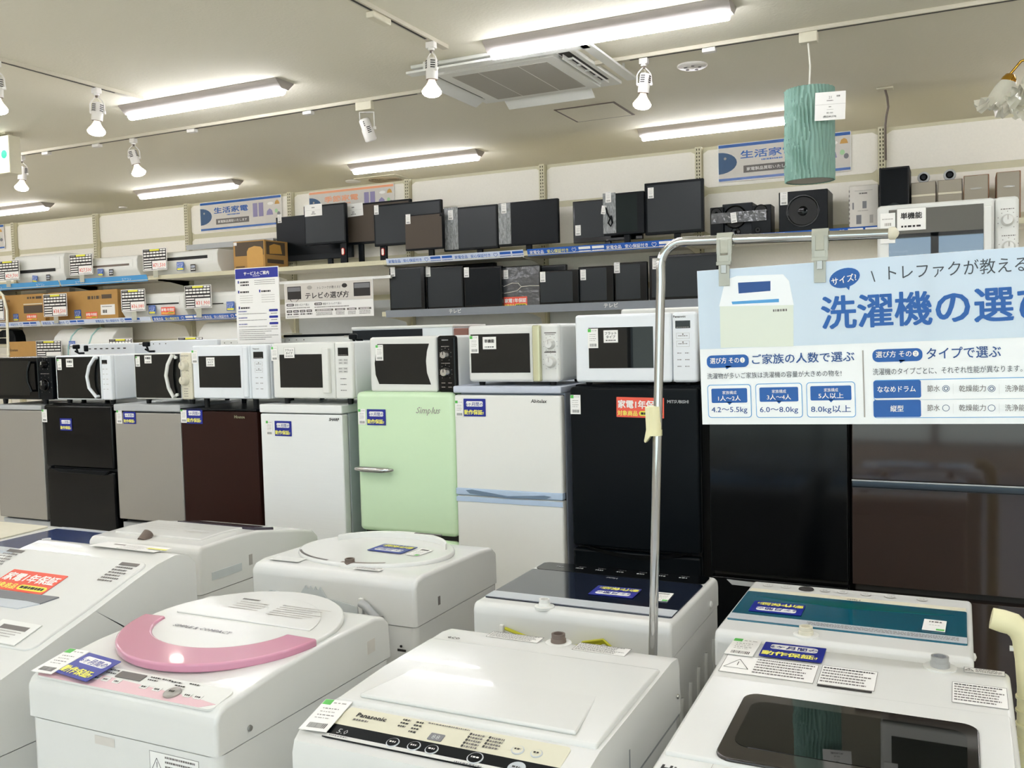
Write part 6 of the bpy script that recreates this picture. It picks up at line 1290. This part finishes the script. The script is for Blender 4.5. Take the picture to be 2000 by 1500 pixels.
T('洗濯物が多いご家族は洗濯機の容量が大きめの物を!', 126, 908, 40, 'sign_txt', 795, 0); T('洗濯機のタイプごとに、それぞれ性能が異なります。', 1106, 884, 42, 'sign_txt', 885, 0)
for x, s in ((122, '選び方 その❶'), (1102, '選び方 その❷')):
    dy = 0 if x < 500 else -36; dx = 0 if x < 500 else 48
    RR(x, 772+dy, x+250+dx, 838+dy, .011, .0012, 'blue', .0006); g.prism(P4((x+110+dx, 832+dy), (x+150+dx, 832+dy), (x+118+dx, 852+dy)), .0006, .0012, 'blue')
    T(s, x+22, 817+dy, 40, 'paper', 205+dx, .01, z=.0016)
part('section_heading', g, t)
for (a, b, c, d), k, l1, l2 in (((126, 945, 390, 1138), 0, '1人〜2人', '4.2〜5.5kg'), ((410, 938, 692, 1138), 0, '3人〜4人', '6.0〜8.0kg'), ((711, 930, 1006, 1136), 0, '5人以上', '8.0kg以上')):
    g = G(); g.M = fr; RR(a, b, c, d, .007, .0010, 'blue_lt', .0004); g.M = fr @ Matrix.Translation((0, 0, .0001)); RR(a+4, b+4, c-4, d-4, .006, .0012, 'sign_white', .0004); g.M = fr
    m_ = (a+c)/2; RR(a+24, b+22, c-26, b+104, .003, .0016, 'blue', .0002); g.prism(P4((m_-18, b+100), (m_+18, b+100), (m_, b+118)), .0013, .0016, 'blue')
    T('家族構成', m_-42, b+54, 24, 'paper', 84, 0, z=.0019); T(l1, m_-(c-a)*.25, b+92, 36, 'paper', (c-a)*.50, .01, z=.0019); T(l2, m_-(c-a)*.40, d-32, 46, 'blue_dk', (c-a)*.80, .008, z=.0016); part('size_box', g, t)
g = G(); g.M = fr
for a, b, c, d in ((1050, 740, 1053, 1136),): R4(a, b, c, d, .0010, 'ink_lt')
part('divider_line', g, t)
for y0_, y1_, s, mk in ((925, 1020, 'ななめドラム', 1), (1040, 1134, '縦型', 0)):
    g = G(); g.M = fr; RR(1108, y0_-8, 2600, y1_, .006, .0009, 'blue_lt', .0003); g.M = fr @ Matrix.Translation((0, 0, .0001)); RR(1112, y0_-4, 2596, y1_-4, .005, .0011, 'sign_white', .0003); g.M = fr
    RR(1108, y0_-4, 1392, y1_, .004, .0014, 'blue', .0003); T(s, 1134 if mk else 1210, y1_-34, 40, 'paper', 225 if mk else 78, .01, z=.0017)
    for xx, s2, w2, cxp in ((1428, '節水', 74, 1538), (1616, '乾燥能力', 158, 1808), (1888, '洗浄能力', 158, 2085)):
        T(s2, xx, y1_-38, 40, 'ink_grey', w2, .006, z=.0015); c_ = sl(cxp, (y0_+y1_)/2-6); rr_ = .0068
        g.lathe([(rr_, .0015), (rr_*.84, .0015)], 'roomba', c=(c_[0], c_[1], 0), n=24, cap=False)
        g.lathe([(rr_, .0014), (rr_*.84, .00141)], 'roomba', c=(c_[0], c_[1], .0002), n=24, cap=False)
        if mk: g.lathe([(rr_*.62, .0014), (rr_*.40, .00141)], 'roomba', c=(c_[0], c_[1], .0002), n=24, cap=False)
        R4(xx+w2+78-(0), y0_+14, xx+w2+80, y1_-20, .0015, 'ink_lt') if xx < 1800 else 0
    part('type_row', g, t)
for px in (1417, 1603):
    py = 456+(1738-px)*.039; c = at(px, py, 1, SY); cb = at(px, py+75, 1, SY); zt_ = c.z+r+.002; zb_ = min(cb.z, at(px, 525, 1, SY).z)
    tt = thing('sign_clip', 'translucent plastic clip on the chrome rail, '+('left' if px < 1500 else 'right')+' of the two holding the sign', 'clip', (c.x, SY, zb_), 'clips holding the hanging sign'); w_ = .017
    g = G(); pts = [(SY-.016, c.z-.03), (SY-.015, c.z+.004), (SY-.008, zt_+.003), (SY+.008, zt_+.003), (SY+.015, c.z+.002), (SY+.013, c.z-.012)]
    inner = [(p_[0]*1+(.0025 if p_[0] < SY else -.0025), p_[1]-.002) for p_ in pts][::-1]; g.prism(pts+inner, c.x-w_, c.x+w_, 'clear_plastic', 0); g.box(c.x-w_*.95, c.x-w_*.5, SY-.018, SY-.015, zb_+.03, c.z-.0, 'clear_plastic', .001); g.box(c.x+w_*.5, c.x+w_*.95, SY-.018, SY-.015, zb_+.03, c.z-.0, 'clear_plastic', .001); part('hook', g, tt)
    g = G(); g.box(c.x-w_*.7, c.x+w_*.7, SY-.0195, SY-.0170, zb_-.018, zb_+.050, 'clear_plastic', .001); g.box(c.x-w_*.95, c.x+w_*.95, SY-.024, SY-.0195, zb_+.028, zb_+.036, 'clear_plastic', .001); part('jaw', g, tt); g = G(); g.box(c.x-.006, c.x+.006, SY-.023, SY-.020, zb_+.010, zb_+.032, 'steel', .001); part('spring', g, tt, 'steel spring')

# ------------------------------------------------------------------ tidy up
bpy.data.objects.remove(_to)
for o in bpy.data.objects:
    for k in ('off',):
        if k in o: del o[k]
for me in bpy.data.meshes:
    if 'wn' in me: del me['wn']
